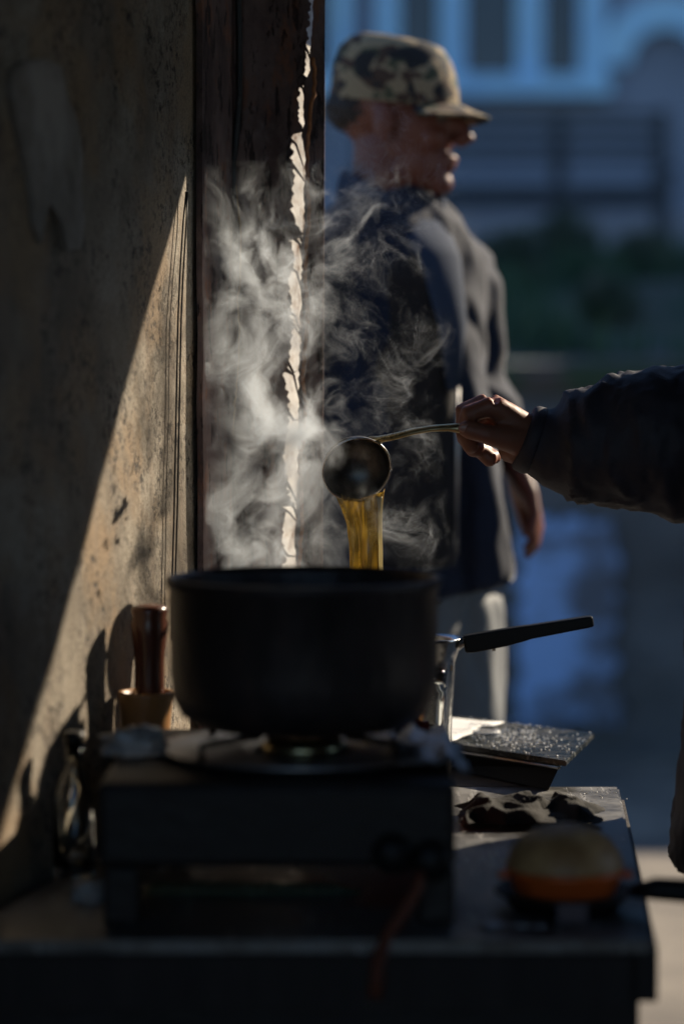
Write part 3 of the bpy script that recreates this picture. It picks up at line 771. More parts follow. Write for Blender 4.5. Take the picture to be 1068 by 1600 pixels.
tea_l = MB().lathe([(0, .09), (.128, .09), (.128, .086), (0, .086)], c=(PC.x, PC.y, PB), seg=48)
tag(tea_l.build('tea', M['teaglass']), 'brown tea inside the big sooty pot', 'tea')

# stove
SX0, SX1, SY0, SY1, SZ0, SZ1 = -.225, .105, 2.2, 2.56, .765, .844
sv = empty('gas_stove', ((SX0 + SX1) / 2, 2.38, TZ), 'black gas stove under the big sooty pot', 'stove')
MB().box(((SX0 + SX1) / 2, 2.38, (SZ0 + SZ1) / 2), (SX1 - SX0, .36, SZ1 - SZ0), bev=.008).build('body', M['iron'], sv, smooth=False)
MB().lathe([(.05, 0), (.075, .002), (.14, .003), (.145, .008), (.135, .006), (.07, .004), (.05, .004)], c=(PC.x, PC.y, SZ1 + .0005)).build('drip_tray', M['dullsteel'], sv)
MB().lathe([(0, 0), (.04, 0), (.042, .008), (.036, .015), (.02, .016), (0, .014)], c=(PC.x, PC.y, SZ1 + .001)).build('burner', M['brass'], sv)
for k in range(4):
    a = math.pi / 4 + k * math.pi / 2
    d = Vector((math.cos(a), math.sin(a), 0)); o_ = Vector((PC.x, PC.y, SZ1))
    mb = MB().tube([o_ + d * .135 + Vector((0, 0, .004)), o_ + d * .135 + Vector((0, 0, .022)), o_ + d * .10 + Vector((0, 0, .0235)), o_ + d * .06 + Vector((0, 0, .0235))], .0035, 8)
    mb.build('pan_support', M['iron'], sv)
for sx in (SX0 + .022, SX1 - .018):
    for sy in (SY0 + .025, SY1 - .025):
        MB().box((sx, sy, (TZ + SZ0) / 2), (.034, .03, SZ0 - TZ - .001), bev=.004).build('leg', M['iron'], sv, smooth=False)
for px, py in ((672, 1343), (612, 1333)):
    c = at(px, py, SY0); MB().lathe([(0, 0), (.017, 0), (.019, .004), (.017, .018), (.014, .021), (0, .022)], c=c, M=Matrix.Rotation(math.pi / 2, 3, 'X'), seg=20).build('knob', M['black'], sv)
# lighter dented plate at the stove's right end
c = at(660, 1222, 2.33)
pl = MB()
vv = []; ff = []
for j in range(8):
    for i in range(10):
        x = .048 + .072 * i / 9; y = 2.25 + .2 * j / 7
        vv.append((x + .003 * mnoise.noise(Vector((i, j, 0))), y, SZ1 + .014 + .012 * mnoise.noise(Vector((i * .5, j * .6, 1))) - (.012 if i > 7 else 0)))
for j in range(7):
    for i in range(9): a = j * 10 + i; ff.append((a, a + 1, a + 11, a + 10))
o = pl.add(vv, ff).build('foil_sheet', M['dullsteel']); o.modifiers.new('s', 'SOLIDIFY').thickness = .001
tag(o, 'crumpled grey foil lying on the right end of the stove', 'foil')
tag(MB().tube([at(655, 1352, 2.19), at(652, 1385, 2.17), at(630, 1425, 2.165), at(606, 1458, 2.165), at(590, 1500, 2.13), at(585, 1560, 2.12)], .006, 10).build('gas_hose', M['hose']), 'orange rubber gas hose hanging from the stove front', 'hose')

# crumpled plastic pouch under the stove and on it
def crumple(name, c, r, m, label, cat, seed, fl_=TZ):
    bm = bmesh.new(); bmesh.ops.create_icosphere(bm, subdivisions=4, radius=1)
    for v in bm.verts:
        n_ = mnoise.noise(v.co * 1.7 + Vector((seed, 0, 0))) * .45 + (1 - abs(mnoise.noise(v.co * 4 + Vector((0, seed, 0)))) * 2) * .18
        v.co = v.co * (.85 + n_); v.co = Vector((v.co.x * r[0], v.co.y * r[1], v.co.z * r[2]))
        v.co += Vector(c)
        v.co.z = max(v.co.z, fl_ + .001)
    me = bpy.data.meshes.new(name); bm.to_mesh(me); bm.free()
    return tag(link(name, me, m), label, cat)
crumple('plastic_bag', (at(205, 1195, 2.4).x + .004, 2.37, SZ1 + .010), (.037, .02, .018), M['bag'], 'crumpled clear plastic bag on the left end of the stove', 'bag', 3, SZ1)
crumple('plastic_pouch', at(672, 1415, 2.36), (.016, .02, .03), M['bag'], 'small crumpled pouch glinting under the right end of the stove', 'pouch', 9)
crumple('plastic_wrap', at(140, 1405, 2.32), (.018, .02, .02), M['bag'], 'pale scrap of plastic at the foot of the wall', 'wrapper', 14)
M['greenglass'] = mat('green_glass', (.35, .45, .32), .1, Transmission_Weight=.8, IOR=1.45)
tl = MB().tube([at(225, 1415, 2.36), at(240, 1412, 2.36), at(520, 1415, 2.36), at(560, 1418, 2.36), at(575, 1420, 2.36), at(625, 1421, 2.36)], [.018, .0225, .0225, .018, .009, .009], 20)
tag(tl.build('bottle', M['greenglass']), 'dusty green glass bottle lying under the stove', 'bottle')

# mortar and pestle on a block
MBK = Vector((at(228, 1100, 2.65).x, 2.65, .818))
MB().box
blk = MB().box((MBK.x + .012, MBK.y, (TZ + .818) / 2), (.09, .09, .818 - TZ - .001), bev=.004).build('wooden_block', M['darkwood'], smooth=False)
tag(blk, 'dark wooden block under the brown mortar', 'block')
mr = empty('mortar', MBK, 'brown wooden mortar beside the wall behind the pot', 'mortar')
hh = at(228, 1080, 2.65).z - MBK.z
MB().lathe([(0, 0), (.026, 0), (.0265, .01), (.0285, hh * .7), (.0305, hh - .004), (.0305, hh), (.0265, hh), (.025, hh - .01), (.02, .02), (0, .015)], c=MBK, seg=32).build('cup', M['clay'], mr)
pz = at(235, 945, 2.65).z
pb = Vector((MBK.x + .004, MBK.y, MBK.z + .02)); ph = pz - pb.z
ps = MB().lathe([(0, 0), (.014, 0), (.017, .008), (.0165, ph * .35), (.0165, ph * .50), (.0175, ph * .62), (.0195, ph * .74), (.0205, ph * .84), (.0185, ph * .90), (.0205, ph * .95), (.019, ph * .985), (.012, ph), (0, ph)], c=pb, seg=28).build('pestle', M['pestle'])
tag(ps, 'dark turned wooden pestle standing in the mortar', 'pestle')
# small bottle by the wall
sb = Vector((on_w1(130, 1250).x + .045, 2.44, TZ))
bt = empty('glass_bottle', sb, 'small glass bottle between the wall and the stove', 'bottle')
sb.x = -.272
MB().lathe([(0, 0), (.02, 0), (.022, .004), (.022, .085), (.014, .105), (.009, .112), (.009, .135), (.007, .135), (.007, .11), (.018, .085), (.019, .006), (0, .005)], c=sb, seg=24).build('bottle_body', M['glass'], bt)
MB().lathe([(0, 0), (.011, 0), (.011, .012), (0, .012)], c=sb + Vector((0, 0, .1355)), seg=20).build('cap', M['black'], bt)

# rear pot receiving the tea, on two bricks
RP = Vector((.012, 2.905, .84))
for k, x in enumerate((-.03, .045)):
    b_ = MB().box((x, 2.905, (TZ + .84) / 2), (.055, .14, .84 - TZ - .001), bev=.004).build('brick', M['clay'], smooth=False)
    tag(b_, ('left' if k == 0 else 'right') + ' one of two bricks carrying the rear pot', 'brick')
rp = empty('rear_pot', RP, 'aluminium pot behind the black pot that catches the poured tea', 'pot')
MB().lathe([(0, 0), (.07, 0), (.083, .012), (.085, .03), (.086, .105), (.089, .107), (.089, .11), (.084, .109), (.082, .03), (.07, .006), (0, .004)], c=RP, seg=48).build('pot_body', M['dullsteel'], rp)
tag(MB().lathe([(0, .075), (.081, .075), (.081, .07), (0, .07)], c=RP, seg=40).build('tea', M['teaglass']), 'brown tea inside the rear aluminium pot', 'tea')

# steel jug with black handle
JY = 3.02; jx = at(722, 995, JY).x - .047
jt = at(700, 996, JY).z; jh = jt - TZ
jg = empty('steel_jug', (jx, JY, TZ), 'tall steel jug with long black handle behind the pot', 'jug')
JT = Matrix.Rotation(R(5), 3, 'X') @ Matrix.Rotation(R(1.5), 3, 'Y')
prof = [(0, .002), (.030, .002), (.032, .006), (.0345, jh * .45), (.0385, jh - .03), (.0400, jh - .024), (.0455, jh - .008), (.0470, jh - .003), (.0478, jh), (.0462, jh + .0006), (.0440, jh - .006), (.037, jh - .026), (.033, jh * .45), (.030, .01), (0, .006)]
MB().lathe(prof, c=(jx, JY, TZ), seg=56).build('jug_body', M['steel'], jg)
h0, h1 = at(735, 1004, JY - .01), at(922, 972, JY - .01)
hv = (h1 - h0).normalized(); hn = Vector((hv.z, 0, -hv.x)) * -1
def bar(stations, m, name, par, thick=.018):
    vv = []; ff = []
    for (t, lo, hi) in stations:
        p = h0.lerp(h1, t)
        for s_ in (-1, 1):
            for q in (lo, hi): vv.append(p + hn * q + Vector((0, s_ * thick / 2, 0)))
    n = len(stations)
    for i in range(n - 1):
        a, b = i * 4, i * 4 + 4
        ff += [(a, b, b + 1, a + 1), (a + 2, a + 3, b + 3, b + 2), (a, a + 2, b + 2, b), (a + 1, b + 1, b + 3, a + 3)]
    ff += [(0, 1, 3, 2), (4 * n - 4, 4 * n - 2, 4 * n - 1, 4 * n - 3)]
    o = MB().add(vv, ff).build(name, m, par, smooth=False)
    bv = o.modifiers.new('b', 'BEVEL'); bv.width = .0025; bv.segments = 3; bv.limit_method = 'ANGLE'; return o
bar([(-.06, -.011, .0105), (.02, -.0125, .0105), (.28, -.0115, .0105), (.42, -.0095, .0102), (.5, -.0078, .0095), (.97, -.0062, .0082), (1.02, -.0055, .0075)], M['black'], 'handle', jg)
for px, py in ((740, 996), (767, 991), (788, 987)):
    MB().ball(at(px, py - 1, JY - .012), (.0045, .0045, .0022)).build('rivet', M['dullsteel'], jg)
MB().tube([at(771, 1006, JY - .012), at(771, 1017, JY - .012)], .0022, 8).build('bolt', M['dullsteel'], jg)
MB().tube([(jx + .040, JY - .004, jt - .014), (jx + .049, JY - .006, jt - .007), at(735, 1003, JY - .01)], [(.003, .007)] * 3, 10, ref=(0, 0, 1)).build('bracket', M['dullsteel'], jg)
MB().tube([at(704, 1030, JY - .02), at(706, 1040, JY - .02), at(705, 1048, JY - .02)], .0016, 6).build('clip', M['dullsteel'], jg)

# tall tea glass in front of it
GY = 2.79; gxr = at(698, 1100, GY).x; gz1 = at(690, 1046, GY).z; gh = gz1 - TZ
gc = Vector((gxr - .03, GY, TZ))
tg = empty('tea_glass', gc, 'tall glass of amber tea beside the black pot', 'glass')
MB().lathe([(0, 0), (.025, 0), (.027, .004), (.0275, gh * .3), (.029, gh * .8), (.0282, gh * .85), (.03, gh * .88), (.0285, gh * .91), (.0305, gh), (.029, gh), (.027, gh * .91), (.0275, gh * .8), (.0255, gh * .3), (.024, .01), (0, .008)], c=gc, seg=40).build('glass_body', M['glass'], tg)
MB().lathe([(0, .0085), (.0238, .0105), (.0253, gh * .3), (.0266, gh * .6), (0, gh * .6)], c=gc, seg=40).build('tea_fill', M['tea'], tg)
rg = random.Random(8)
for k in range(9):
    a = rg.uniform(-.9, .5); z = rg.uniform(gh * .2, gh * .42)
    MB().ball(gc + Vector((.0275 * math.cos(a), .0275 * math.sin(a), z)), rg.uniform(.0012, .003)).build('droplet', M['glass'], tg)
# red packet
crumple('red_packet', (at(640, 1160, 2.66).x, 2.665, TZ + .06), (.03, .02, .07), M['red'], 'red packet behind the right side of the pot', 'packet', 21)

# skillet with orange bowl and tan lid
KC = Vector((.212, 2.285, TZ))
sk = empty('skillet', KC, 'small black skillet at the near right corner of the table', 'skillet')
MB().lathe([(0, .001), (.05, .001), (.062, .016), (.067, .017), (.064, .02), (.05, .006), (0, .005)], c=KC, seg=44).build('pan', M['iron'], sk)
mb = MB().tube([KC + Vector((.062, -.006, .018)), KC + Vector((.085, -.01, .021)), KC + Vector((.16, -.02, .018)), KC + Vector((.25, -.03, .016))], [(.006, .010), (.011, .012), (.0125, .013), (.012, .012)], 12, ref=(0, 0, 1)); mb.build('handle', M['black'], sk)
MB().box(KC + Vector((.001, -.067, .010)), (.028, .002, .018), bev=.0006).build('tag', M['tagm'], sk, smooth=False)
lb = empty('lidded_bowl', KC + Vector((0, 0, .006)), 'orange plastic bowl with tan domed lid standing in the skillet', 'bowl')
KB = KC + Vector((0, 0, .0065))
MB().lathe([(0, 0), (.038, 0), (.046, .006), (.054, .028), (.0565, .03), (.0565, .034), (.053, .034), (.044, .01), (0, .006)], c=KB, seg=44).build('bowl', M['orange'], lb)
MB().lathe([(.055, .0345), (.0548, .040), (.051, .050), (.043, .0605), (.031, .0685), (.016, .0735), (0, .0755)], c=KB, seg=44).build('lid', M['tanlid'], lb)
for s_ in (-1, 1):
    MB().ball(KB + Vector((.058 * s_, -.008, .028)), (.007, .01, .004)).build('lug', M['orange'], lb)
# spoon on the near edge
sp = MB().ball(at(770, 1452, 2.2), (.014, .009, .0025)); sp.tube([at(780, 1452, 2.2), at(850, 1454, 2.2)], [(.0015, .003), (.0015, .0045)], 8, ref=(0, 0, 1))
o = sp.build('spoon', M['dullsteel']); o.location.z += 0
tag(o, 'dull steel spoon lying on the near table edge', 'spoon')
mz = min(v.co.z for v in o.data.vertices); o.location.z = TZ + .0005 - mz

# ------------------------------------------------------------------ people
def head(mb, c, yaw, tilt=0):
    """Head with its chin level at c.z; looks along +X turned by yaw."""
    T = Matrix.Rotation(yaw, 3, 'Z') @ Matrix.Rotation(tilt, 3, 'Y')
    P = lambda x, y, z: Vector(c) + T @ Vector((x, y, z))
    B = lambda p, r: mb.ball(P(*p), r, T)
    B((-.015, 0, .150), (.097, .075, .085)); B((.025, 0, .105), (.062, .062, .085)); B((.035, 0, .045), (.05, .05, .042))
    B((.072, 0, .018), (.022, .024, .02)); B((.076, 0, .136), (.018, .046, .013)); B((.06, .032, .085), (.026, .024, .022)); B((.06, -.032, .085), (.026, .024, .022))
    mb.tube([P(.086, 0, .124), P(.103, 0, .105), P(.114, 0, .088), P(.098, 0, .078)], [.008, .0105, .0135, .008], 10)
    B((.080, 0, .116), (.022, .016, .028)); B((.066, .026, .118), (.016, .018, .014)); B((.066, -.026, .118), (.016, .018, .014))
    B((.098, .011, .083), (.010, .008, .008)); B((.098, -.011, .083), (.010, .008, .008))
    B((.086, 0, .057), (.014, .024, .007)); B((.084, 0, .045), (.014, .021, .008)); B((.077, 0, .05), (.014, .03, .018))
    for s in (1, -1):
        B((-.005, .073 * s, .105), (.018, .009, .032)); B((.002, .071 * s, .078), (.009, .007, .011))
    return P

def simple_hand(mb, wrist, d, n, size=1):
    """Relaxed, slightly curled hand: d = along the fingers, n = out of the palm."""
    d = Vector(d).normalized(); n = Vector(n).normalized(); s = d.cross(n)
    W = Vector(wrist)
    for k, (o, L_) in enumerate(((.030, .072), (.010, .08), (-.010, .075), (-.029, .06))):
        m_ = W + d * .085 * size + s * o * size
        mb.tube([W + s * o * .4, W + d * .05 + s * o * .9, m_], [.019, .017, .012], 10)
        p1 = m_ + d * L_ * .42 + n * .010; p2 = p1 + d * L_ * .25 + n * L_ * .28; p3 = p2 + d * L_ * .02 + n * L_ * .28
        mb.tube([m_, p1, p2, p3], [.011, .0098, .009, .0075], 8)
    t0 = W + d * .02 + s * .022; t1 = W + d * .055 + s * .05 + n * .012; t2 = W + d * .085 + s * .056 + n * .02; t3 = t2 + d * .022 + n * .006
    mb.tube([t0, t1, t2, t3], [.018, .014, .0115, .009], 10)

def folds(amp, sc, st=(1, 1, 1), seed=0):
    S = Vector((seed, seed * 1.7, 0))
    def f(v):
        q = Vector((v.x * st[0], v.y * st[1], v.z * st[2])) * sc + S
        q = q + Vector((mnoise.noise(q * .7), mnoise.noise(q * .7 + Vector((9, 0, 0))), mnoise.noise(q * .7 + Vector((0, 9, 0))))) * .8
        r_ = 1 - abs(mnoise.noise(q)) * 2.4
        return amp * r_ + amp * .3 * mnoise.noise(q * 3)
    return f

# --- man in the camouflage cap
MX, MY = at(606, 700, 3.80).x, 3.80
F = Vector((.60, -.80, 0)); S = Vector((.80, .60, 0))        # chest direction, his left side
mb = MB(); base = Vector((MX, MY, 0))
hp = Vector((at(614, 300, MY).x, MY - .01, at(614, 303, MY).z))
Hd = head(mb, hp, R(-14), R(3))
mb.tube([base + Vector((-.005, 0, 1.40)), hp + Vector((-.018, 0, -.02)), hp + Vector((-.014, 0, .08))], [.056, .050, .048], 16)
mb.tube([base + Vector((0, 0, z)) for z in (.86, .97, 1.12, 1.29, 1.415, 1.475)], [(.14, .10), (.15, .105), (.135, .095), (.15, .105), (.155, .09), (.08, .06)], 20, ref=S)
shL, shR = base + S * .148 + Vector((0, 0, 1.375)), base - S * .148 + Vector((0, 0, 1.375))
elL = at(732, 600, MY + .12); wrL = at(795, 716, MY + .06)
elR = base - S * .23 + F * -.03 + Vector((0, 0, 1.13)); wrR = base - S * .24 + F * .02 + Vector((0, 0, .87))
for a, b, c in ((shL, elL, wrL), (shR, elR, wrR)):
    mb.tube([a, a.lerp(b, .5), b, b.lerp(c, .4), c], [.05, .045, .04, .038, .027], 12)
simple_hand(mb, wrL, (wrL - elL), F.cross(Vector((0, 0, 1))) * .3 + Vector((-.4, 0, -.6)))
simple_hand(mb, wrR, (wrR - elR), S)
for s in (1, -1):
    hip = base + S * .09 * s + Vector((0, 0, .9)); kn = base + S * .11 * s + F * .03 * s + Vector((0, 0, .5)); an = base + S * .12 * s + F * .02 * s + Vector((0, 0, .09))
    mb.tube([hip, hip.lerp(kn, .5), kn, kn.lerp(an, .35), an], [.088, .078, .058, .056, .04], 14)
    mb.tube([an + F * -.05 + Vector((0, 0, -.04)), an + F * .06 + Vector((0, 0, -.05)), an + F * .17 + Vector((0, 0, -.06))], [.035, .04, .025], 10)
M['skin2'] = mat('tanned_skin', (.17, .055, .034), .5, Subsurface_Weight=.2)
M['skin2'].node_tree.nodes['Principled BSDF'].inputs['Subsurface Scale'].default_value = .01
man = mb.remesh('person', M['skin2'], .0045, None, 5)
tag(man, 'man in camouflage cap and dark jacket standing behind the steam, looking right', 'person')
# clothes
mb = MB()
mb.tube([base + Vector((0, 0, z)) + F * f_ for z, f_ in ((.885, .0), (.93, 0), (1.10, 0), (1.28, 0), (1.41, 0), (1.465, 0), (1.50, -.01))],
        [(.165, .14), (.162, .135), (.15, .13), (.162, .132), (.165, .115), (.12, .088), (.072, .07)], 24, ref=S)
for a, b, c in ((shL, elL, wrL), (shR, elR, wrR)):
    mb.tube([a + Vector((0, 0, .005)), a.lerp(b, .5), b, b.lerp(c, .5), b.lerp(c, .97)], [.068, .062, .057, .053, .046], 14)
for a in (shL, shR): mb.tube([base + Vector((0, 0, 1.425)), base.lerp(a, .55) + Vector((0, 0, 1.43 * .45 - .002)), a, a + Vector((0, 0, -.05))], [.06, .066, .064, .064], 14)
# open front edge that hangs forward of the left hip
mb.tube([at(700, 470, MY + .0), at(722, 600, MY + .0), at(735, 700, MY + .0), at(750, 800, MY + .0), at(765, 908, MY + .0)], [(.02, .06), (.03, .08), (.034, .09), (.038, .1), (.034, .1)], 14, ref=(1, 0, 0))
MB().tube([at(752, 640, MY + .05), at(760, 720, MY + .06), at(768, 800, MY + .065), at(778, 870, MY + .06), at(786, 912, MY + .05)], [(.004, .012), (.010, .03), (.014, .038), (.014, .036), (.006, .02)], 14, ref=(1, 0, 0)).remesh('jacket_lining', M['lining'], .006, man, 3, folds(.006, 20, (1, 1, .5), 4))  # pale ribbon: sun on the jacket edge put into the colour
mb.remesh('jacket', M['navy'], .009, man, 4, folds(.009, 13, (1, 1, .5), 3))
mb = MB()
mb.tube([base + F * .018 + S * -.02 + Vector((0, 0, z)) for z in (.93, 1.08, 1.28, 1.39, 1.45)], [(.105, .133), (.10, .130), (.105, .134), (.085, .115), (.04, .07)], 22, ref=S)
mb.remesh('waistcoat', M['vest'], .009, man, 4, folds(.004, 14, (1, 1, .6), 8))
mb = MB()
for s in (1, -1):
    a = base + S * .045 * s + F * .075 + Vector((0, 0, 1.44)); b = base + S * .085 * s + F * -.01 + Vector((0, 0, 1.51)); c = base + S * .03 * s - F * .075 + Vector((0, 0, 1.52))
    mb.tube([a, a.lerp(b, .5) + F * .015, b, c], [(.03, .008), (.034, .008), (.032, .008), (.03, .008)], 10, ref=(0, 0, 1))
mb.build('collar', M['shirt'], man)
a = base + F * .13 + S * .0
mb = MB().tube([base + F * .085 + Vector((0, 0, 1.455)), base + F * .128 + Vector((0, 0, 1.40)), base + F * .158 + Vector((0, 0, 1.30)), base + F * .158 + Vector((0, 0, 1.20))], [(.05, .012), (.042, .012), (.026, .012), (.008, .012)], 14, ref=S)
mb.build('shirt_front', M['shirt'], man)
MB().tube([base + F * .156 + S * .012 + Vector((0, 0, z)) for z in (1.22, 1.1, .95)], .003, 6).build('zip', M['dullsteel'], man)
mb = MB()
mb.tube([base + Vector((0, 0, z)) for z in (.80, .88, .97)], [(.165, .12), (.17, .125), (.15, .11)], 20, ref=S)
for s in (1, -1):
    hip = base + S * .09 * s + Vector((0, 0, .86)); kn = base + S * .11 * s + F * .03 * s + Vector((0, 0, .5)); an = base + S * .12 * s + F * .02 * s + Vector((0, 0, .06))
    mb.tube([hip, hip.lerp(kn, .5), kn, kn.lerp(an, .5), an], [.108, .098, .085, .08, .078], 16)
mb.remesh('trousers', M['trouser'], .01, man, 3, folds(.008, 12, (1, 1, .4), 5))
for s in (1, -1):
    an = base + S * .12 * s + F * .02 * s
    MB().tube([an + F * -.085 + Vector((0, 0, .045)), an + F * -.05 + Vector((0, 0, .05)), an + F * .06 + Vector((0, 0, .045)), an + F * .15 + Vector((0, 0, .032)), an + F * .2 + Vector((0, 0, .022))], [(.03, .03), (.048, .045), (.043, .05), (.03, .048), (.012, .025)], 14, ref=(0, 0, 1)).build('shoe', M['shoe'], man)
# hair, eyes, cap
T = Matrix.Rotation(R(-14), 3, 'Z')
mb = MB(); mb.ball(Hd(-.046, 0, .132), (.068, .067, .046), T); mb.remesh('hair', M['hair'], .005, man, 2, folds(.004, 60))
for s in (1, -1): MB().ball(Hd(.074, .031 * s, .118), .0115).build('eye', M['eye'], man)
mb = MB(); T4 = Matrix.Rotation(R(3), 3, 'Z')
cz = at(600, 168, MY).z - hp.z; ct = at(620, 63, MY).z - hp.z
rings = [(cz, .102, .083, -.006), (cz + .03, .101, .083, -.006), (cz + .058, .096, .079, -.008), (ct - .020, .086, .071, -.010), (ct - .006, .074, .061, -.008), (ct, .058, .048, -.006), (ct + .001, .02, .02, -.006)]
vv = []; ff = []; K = 40
for (z, a, b, x) in rings:
    for k in range(K):
        t = 2 * math.pi * k / K; wob = 1 + .02 * mnoise.noise(Vector((math.cos(t) * 2, math.sin(t) * 2, z * 30)))
        vv.append(Hd(x + a * math.cos(t) * wob, b * math.sin(t) * wob, z + .012 * math.cos(t) * (-.6)))
for i in range(len(rings) - 1):
    for k in range(K): a, b = i * K + k, i * K + (k + 1) % K; ff.append((a, b, b + K, a + K))
ff.append(tuple((len(rings) - 1) * K + k for k in range(K)))
cp = mb.add(vv, ff).build('cap', M['camo'], man)
mb = MB(); vv = []; ff = []; KU, KV = 17, 7
for j in range(KV):
    for i in range(KU):
        t = (i / (KU - 1) - .5) * 2.2; q = j / (KV - 1)
        r_ = .098 + (.046 * math.cos(t * .72)) * q
        x, y = r_ * math.cos(t) * (1 + .05 * q), .083 / .1 * r_ * math.sin(t)
        vv.append(Hd(x - .006, y, cz + .014 - .020 * q * math.cos(t * .8) - .018 * abs(math.sin(t)) ** 2 - .006))
for j in range(KV - 1):
    for i in range(KU - 1): a = j * KU + i; ff.append((a, a + 1, a + KU + 1, a + KU))
o = mb.add(vv, ff).build('brim', M['camo'], cp); o.modifiers.new('s', 'SOLIDIFY').thickness = .004

# --- tea seller on the right, reaching in with the ladle
HY_ = 2.92
def h(px, py, dy=0): return at(px, py, HY_ + dy)
SXc, SYc = .585, 2.73
sb_ = Vector((SXc, SYc, 0)); F2 = Vector((-1, 0, 0)); S2 = Vector((0, -1, 0))   # faces the table; his left is towards the camera
mb = MB()
wr = h(838, 686, .0)
mcp = [h(770, 634, -.024), h(762, 629, -.004), h(766, 637, .017), h(777, 652, .036)]
pip = [h(731, 647, -.026), h(724, 643, -.004), h(735, 658, .019), h(752, 674, .038)]
dip = [h(724, 676, -.016), h(727, 684, .006), h(742, 697, .024), h(754, 703, .040)]
tip = [h(736, 699, -.006), h(742, 704, .014), h(768, 720, .022), h(774, 716, .036)]
for k in range(4):
    rr = (.0118, .0122, .0115, .0105)[k]
    mb.tube([wr.lerp(h(825, 682, 0), .5), wr.lerp(mcp[k], .5), mcp[k]], [.024, .019, rr + .002], 12)
    mb.tube([mcp[k], mcp[k].lerp(pip[k], .5), pip[k], pip[k].lerp(dip[k], .5), dip[k], dip[k].lerp(tip[k], .8)], [rr + .0015, rr, rr + .0006, rr - .001, rr - .0005, rr - .0018], 12)
    mb.ball(dip[k].lerp(tip[k], .85), rr - .001)
th = [h(822, 690, -.012), h(790, 686, -.030), h(756, 678, -.040), h(730, 671, -.041), h(722, 669, -.040)]
mb.tube(th, [.021, .0155, .0118, .0112, .0085], 12); mb.ball(h(727, 670, -.041), .0098)
mb.tube([h(830, 690), h(800, 696, .01), h(782, 698, .015)], [.027, .025, .017], 12)
mb.tube([h(815, 680, -.01), h(785, 655, -.012)], [.022, .016], 12)
# arm, trunk, head, legs
elb = Vector((.50, 2.93, 1.095)); sho = sb_ - S2 * .19 + Vector((0, 0, 1.38))
mb.tube([wr, wr.lerp(elb, .3), wr.lerp(elb, .7), elb], [.029, .033, .042, .043], 14)
mb.tube([elb, elb.lerp(sho, .5), sho], [.043, .05, .055], 14)
shoL = sb_ + S2 * .19 + Vector((0, 0, 1.38)); elbL = shoL + Vector((.03, -.05, -.29)); wrl = elbL + Vector((-.06, -.01, -.25))
mb.tube([shoL, shoL.lerp(elbL, .5), elbL, wrl], [.055, .047, .041, .028], 14)
simple_hand(mb, wrl, wrl - elbL, (0, .8, 0))
mb.tube([sb_ + Vector((0, 0, z)) for z in (.86, .95, 1.08, 1.24, 1.36, 1.43)], [(.15, .11), (.155, .115), (.14, .105), (.155, .11), (.16, .095), (.08, .06)], 20, ref=S2)
hp2 = sb_ + Vector((-.02, 0, 1.49)); Hd2 = head(mb, hp2, R(170), R(6))
mb.tube([sb_ + Vector((0, 0, 1.38)), hp2 + Vector((.03, 0, .05))], [.07, .058], 14)
for s in (1, -1):
    hip = sb_ + S2 * .09 * s + Vector((0.01, 0, .9)); kn = sb_ + S2 * .11 * s + Vector((.0, 0, .5)); an = sb_ + S2 * .12 * s + Vector((.02, 0, .09))
    mb.tube([hip, hip.lerp(kn, .5), kn, kn.lerp(an, .35), an], [.088, .078, .058, .056, .04], 14)
    mb.tube([an + F2 * -.05 + Vector((0, 0, -.04)), an + F2 * .06 + Vector((0, 0, -.05)), an + F2 * .15 + Vector((0, 0, -.06))], [.035, .04, .025], 10)
def skin_fine(v): return .0004 * mnoise.noise(v * 140) + .0002 * mnoise.noise(v * 400)
sel = mb.remesh('person', M['skin'], .0032, None, 4, skin_fine)
tag(sel, 'tea seller in a dark coat reaching in from the right and tipping the ladle', 'person')
MB().ball(h(725, 668.5, -.0485), (.0075, .0018, .0055)).build('fingernail', M['nail'], sel)
mb = MB()
body_r = [(.875, .205, .185), (.92, .20, .19), (1.08, .185, .185), (1.24, .195, .175), (1.36, .2, .14), (1.43, .12, .09), (1.46, .08, .075)]
mb.tube([sb_ + Vector((0, 0, .665)), sb_ + Vector((0, 0, .72))] + [sb_ + Vector((0, 0, z)) for z, a, b in body_r], [(.215, .205), (.215, .20)] + [(a, b) for z, a, b in body_r], 28, ref=S2)
cuff = [h(822, 684), h(840, 690), h(858, 700), h(885, 700), h(930, 694), h(985, 687), h(1050, 690), elb + Vector((0.02, 0, .01))]
mb.tube(cuff, [.0385, .040, .047, .060, .070, .082, .088, .088], 20)
mb.tube([elb, elb.lerp(sho, .35), elb.lerp(sho, .7), sho], [.088, .092, .094, .09], 20)
mb.tube([shoL, shoL.lerp(elbL, .5), elbL, elbL.lerp(wrl, .95)], [.09, .078, .07, .05], 16)
fa, fb_ = folds(.0058, 15, (1.2, .6, .45), 2), folds(.0034, 46, (1.3, .6, .4), 6)
def coat_d(v):
    q = fa(v) + fb_(v)
    if v.x < .27: q *= .35
    return q
coat = mb.remesh('coat', M['coat'], .006, sel, 4, coat_d)
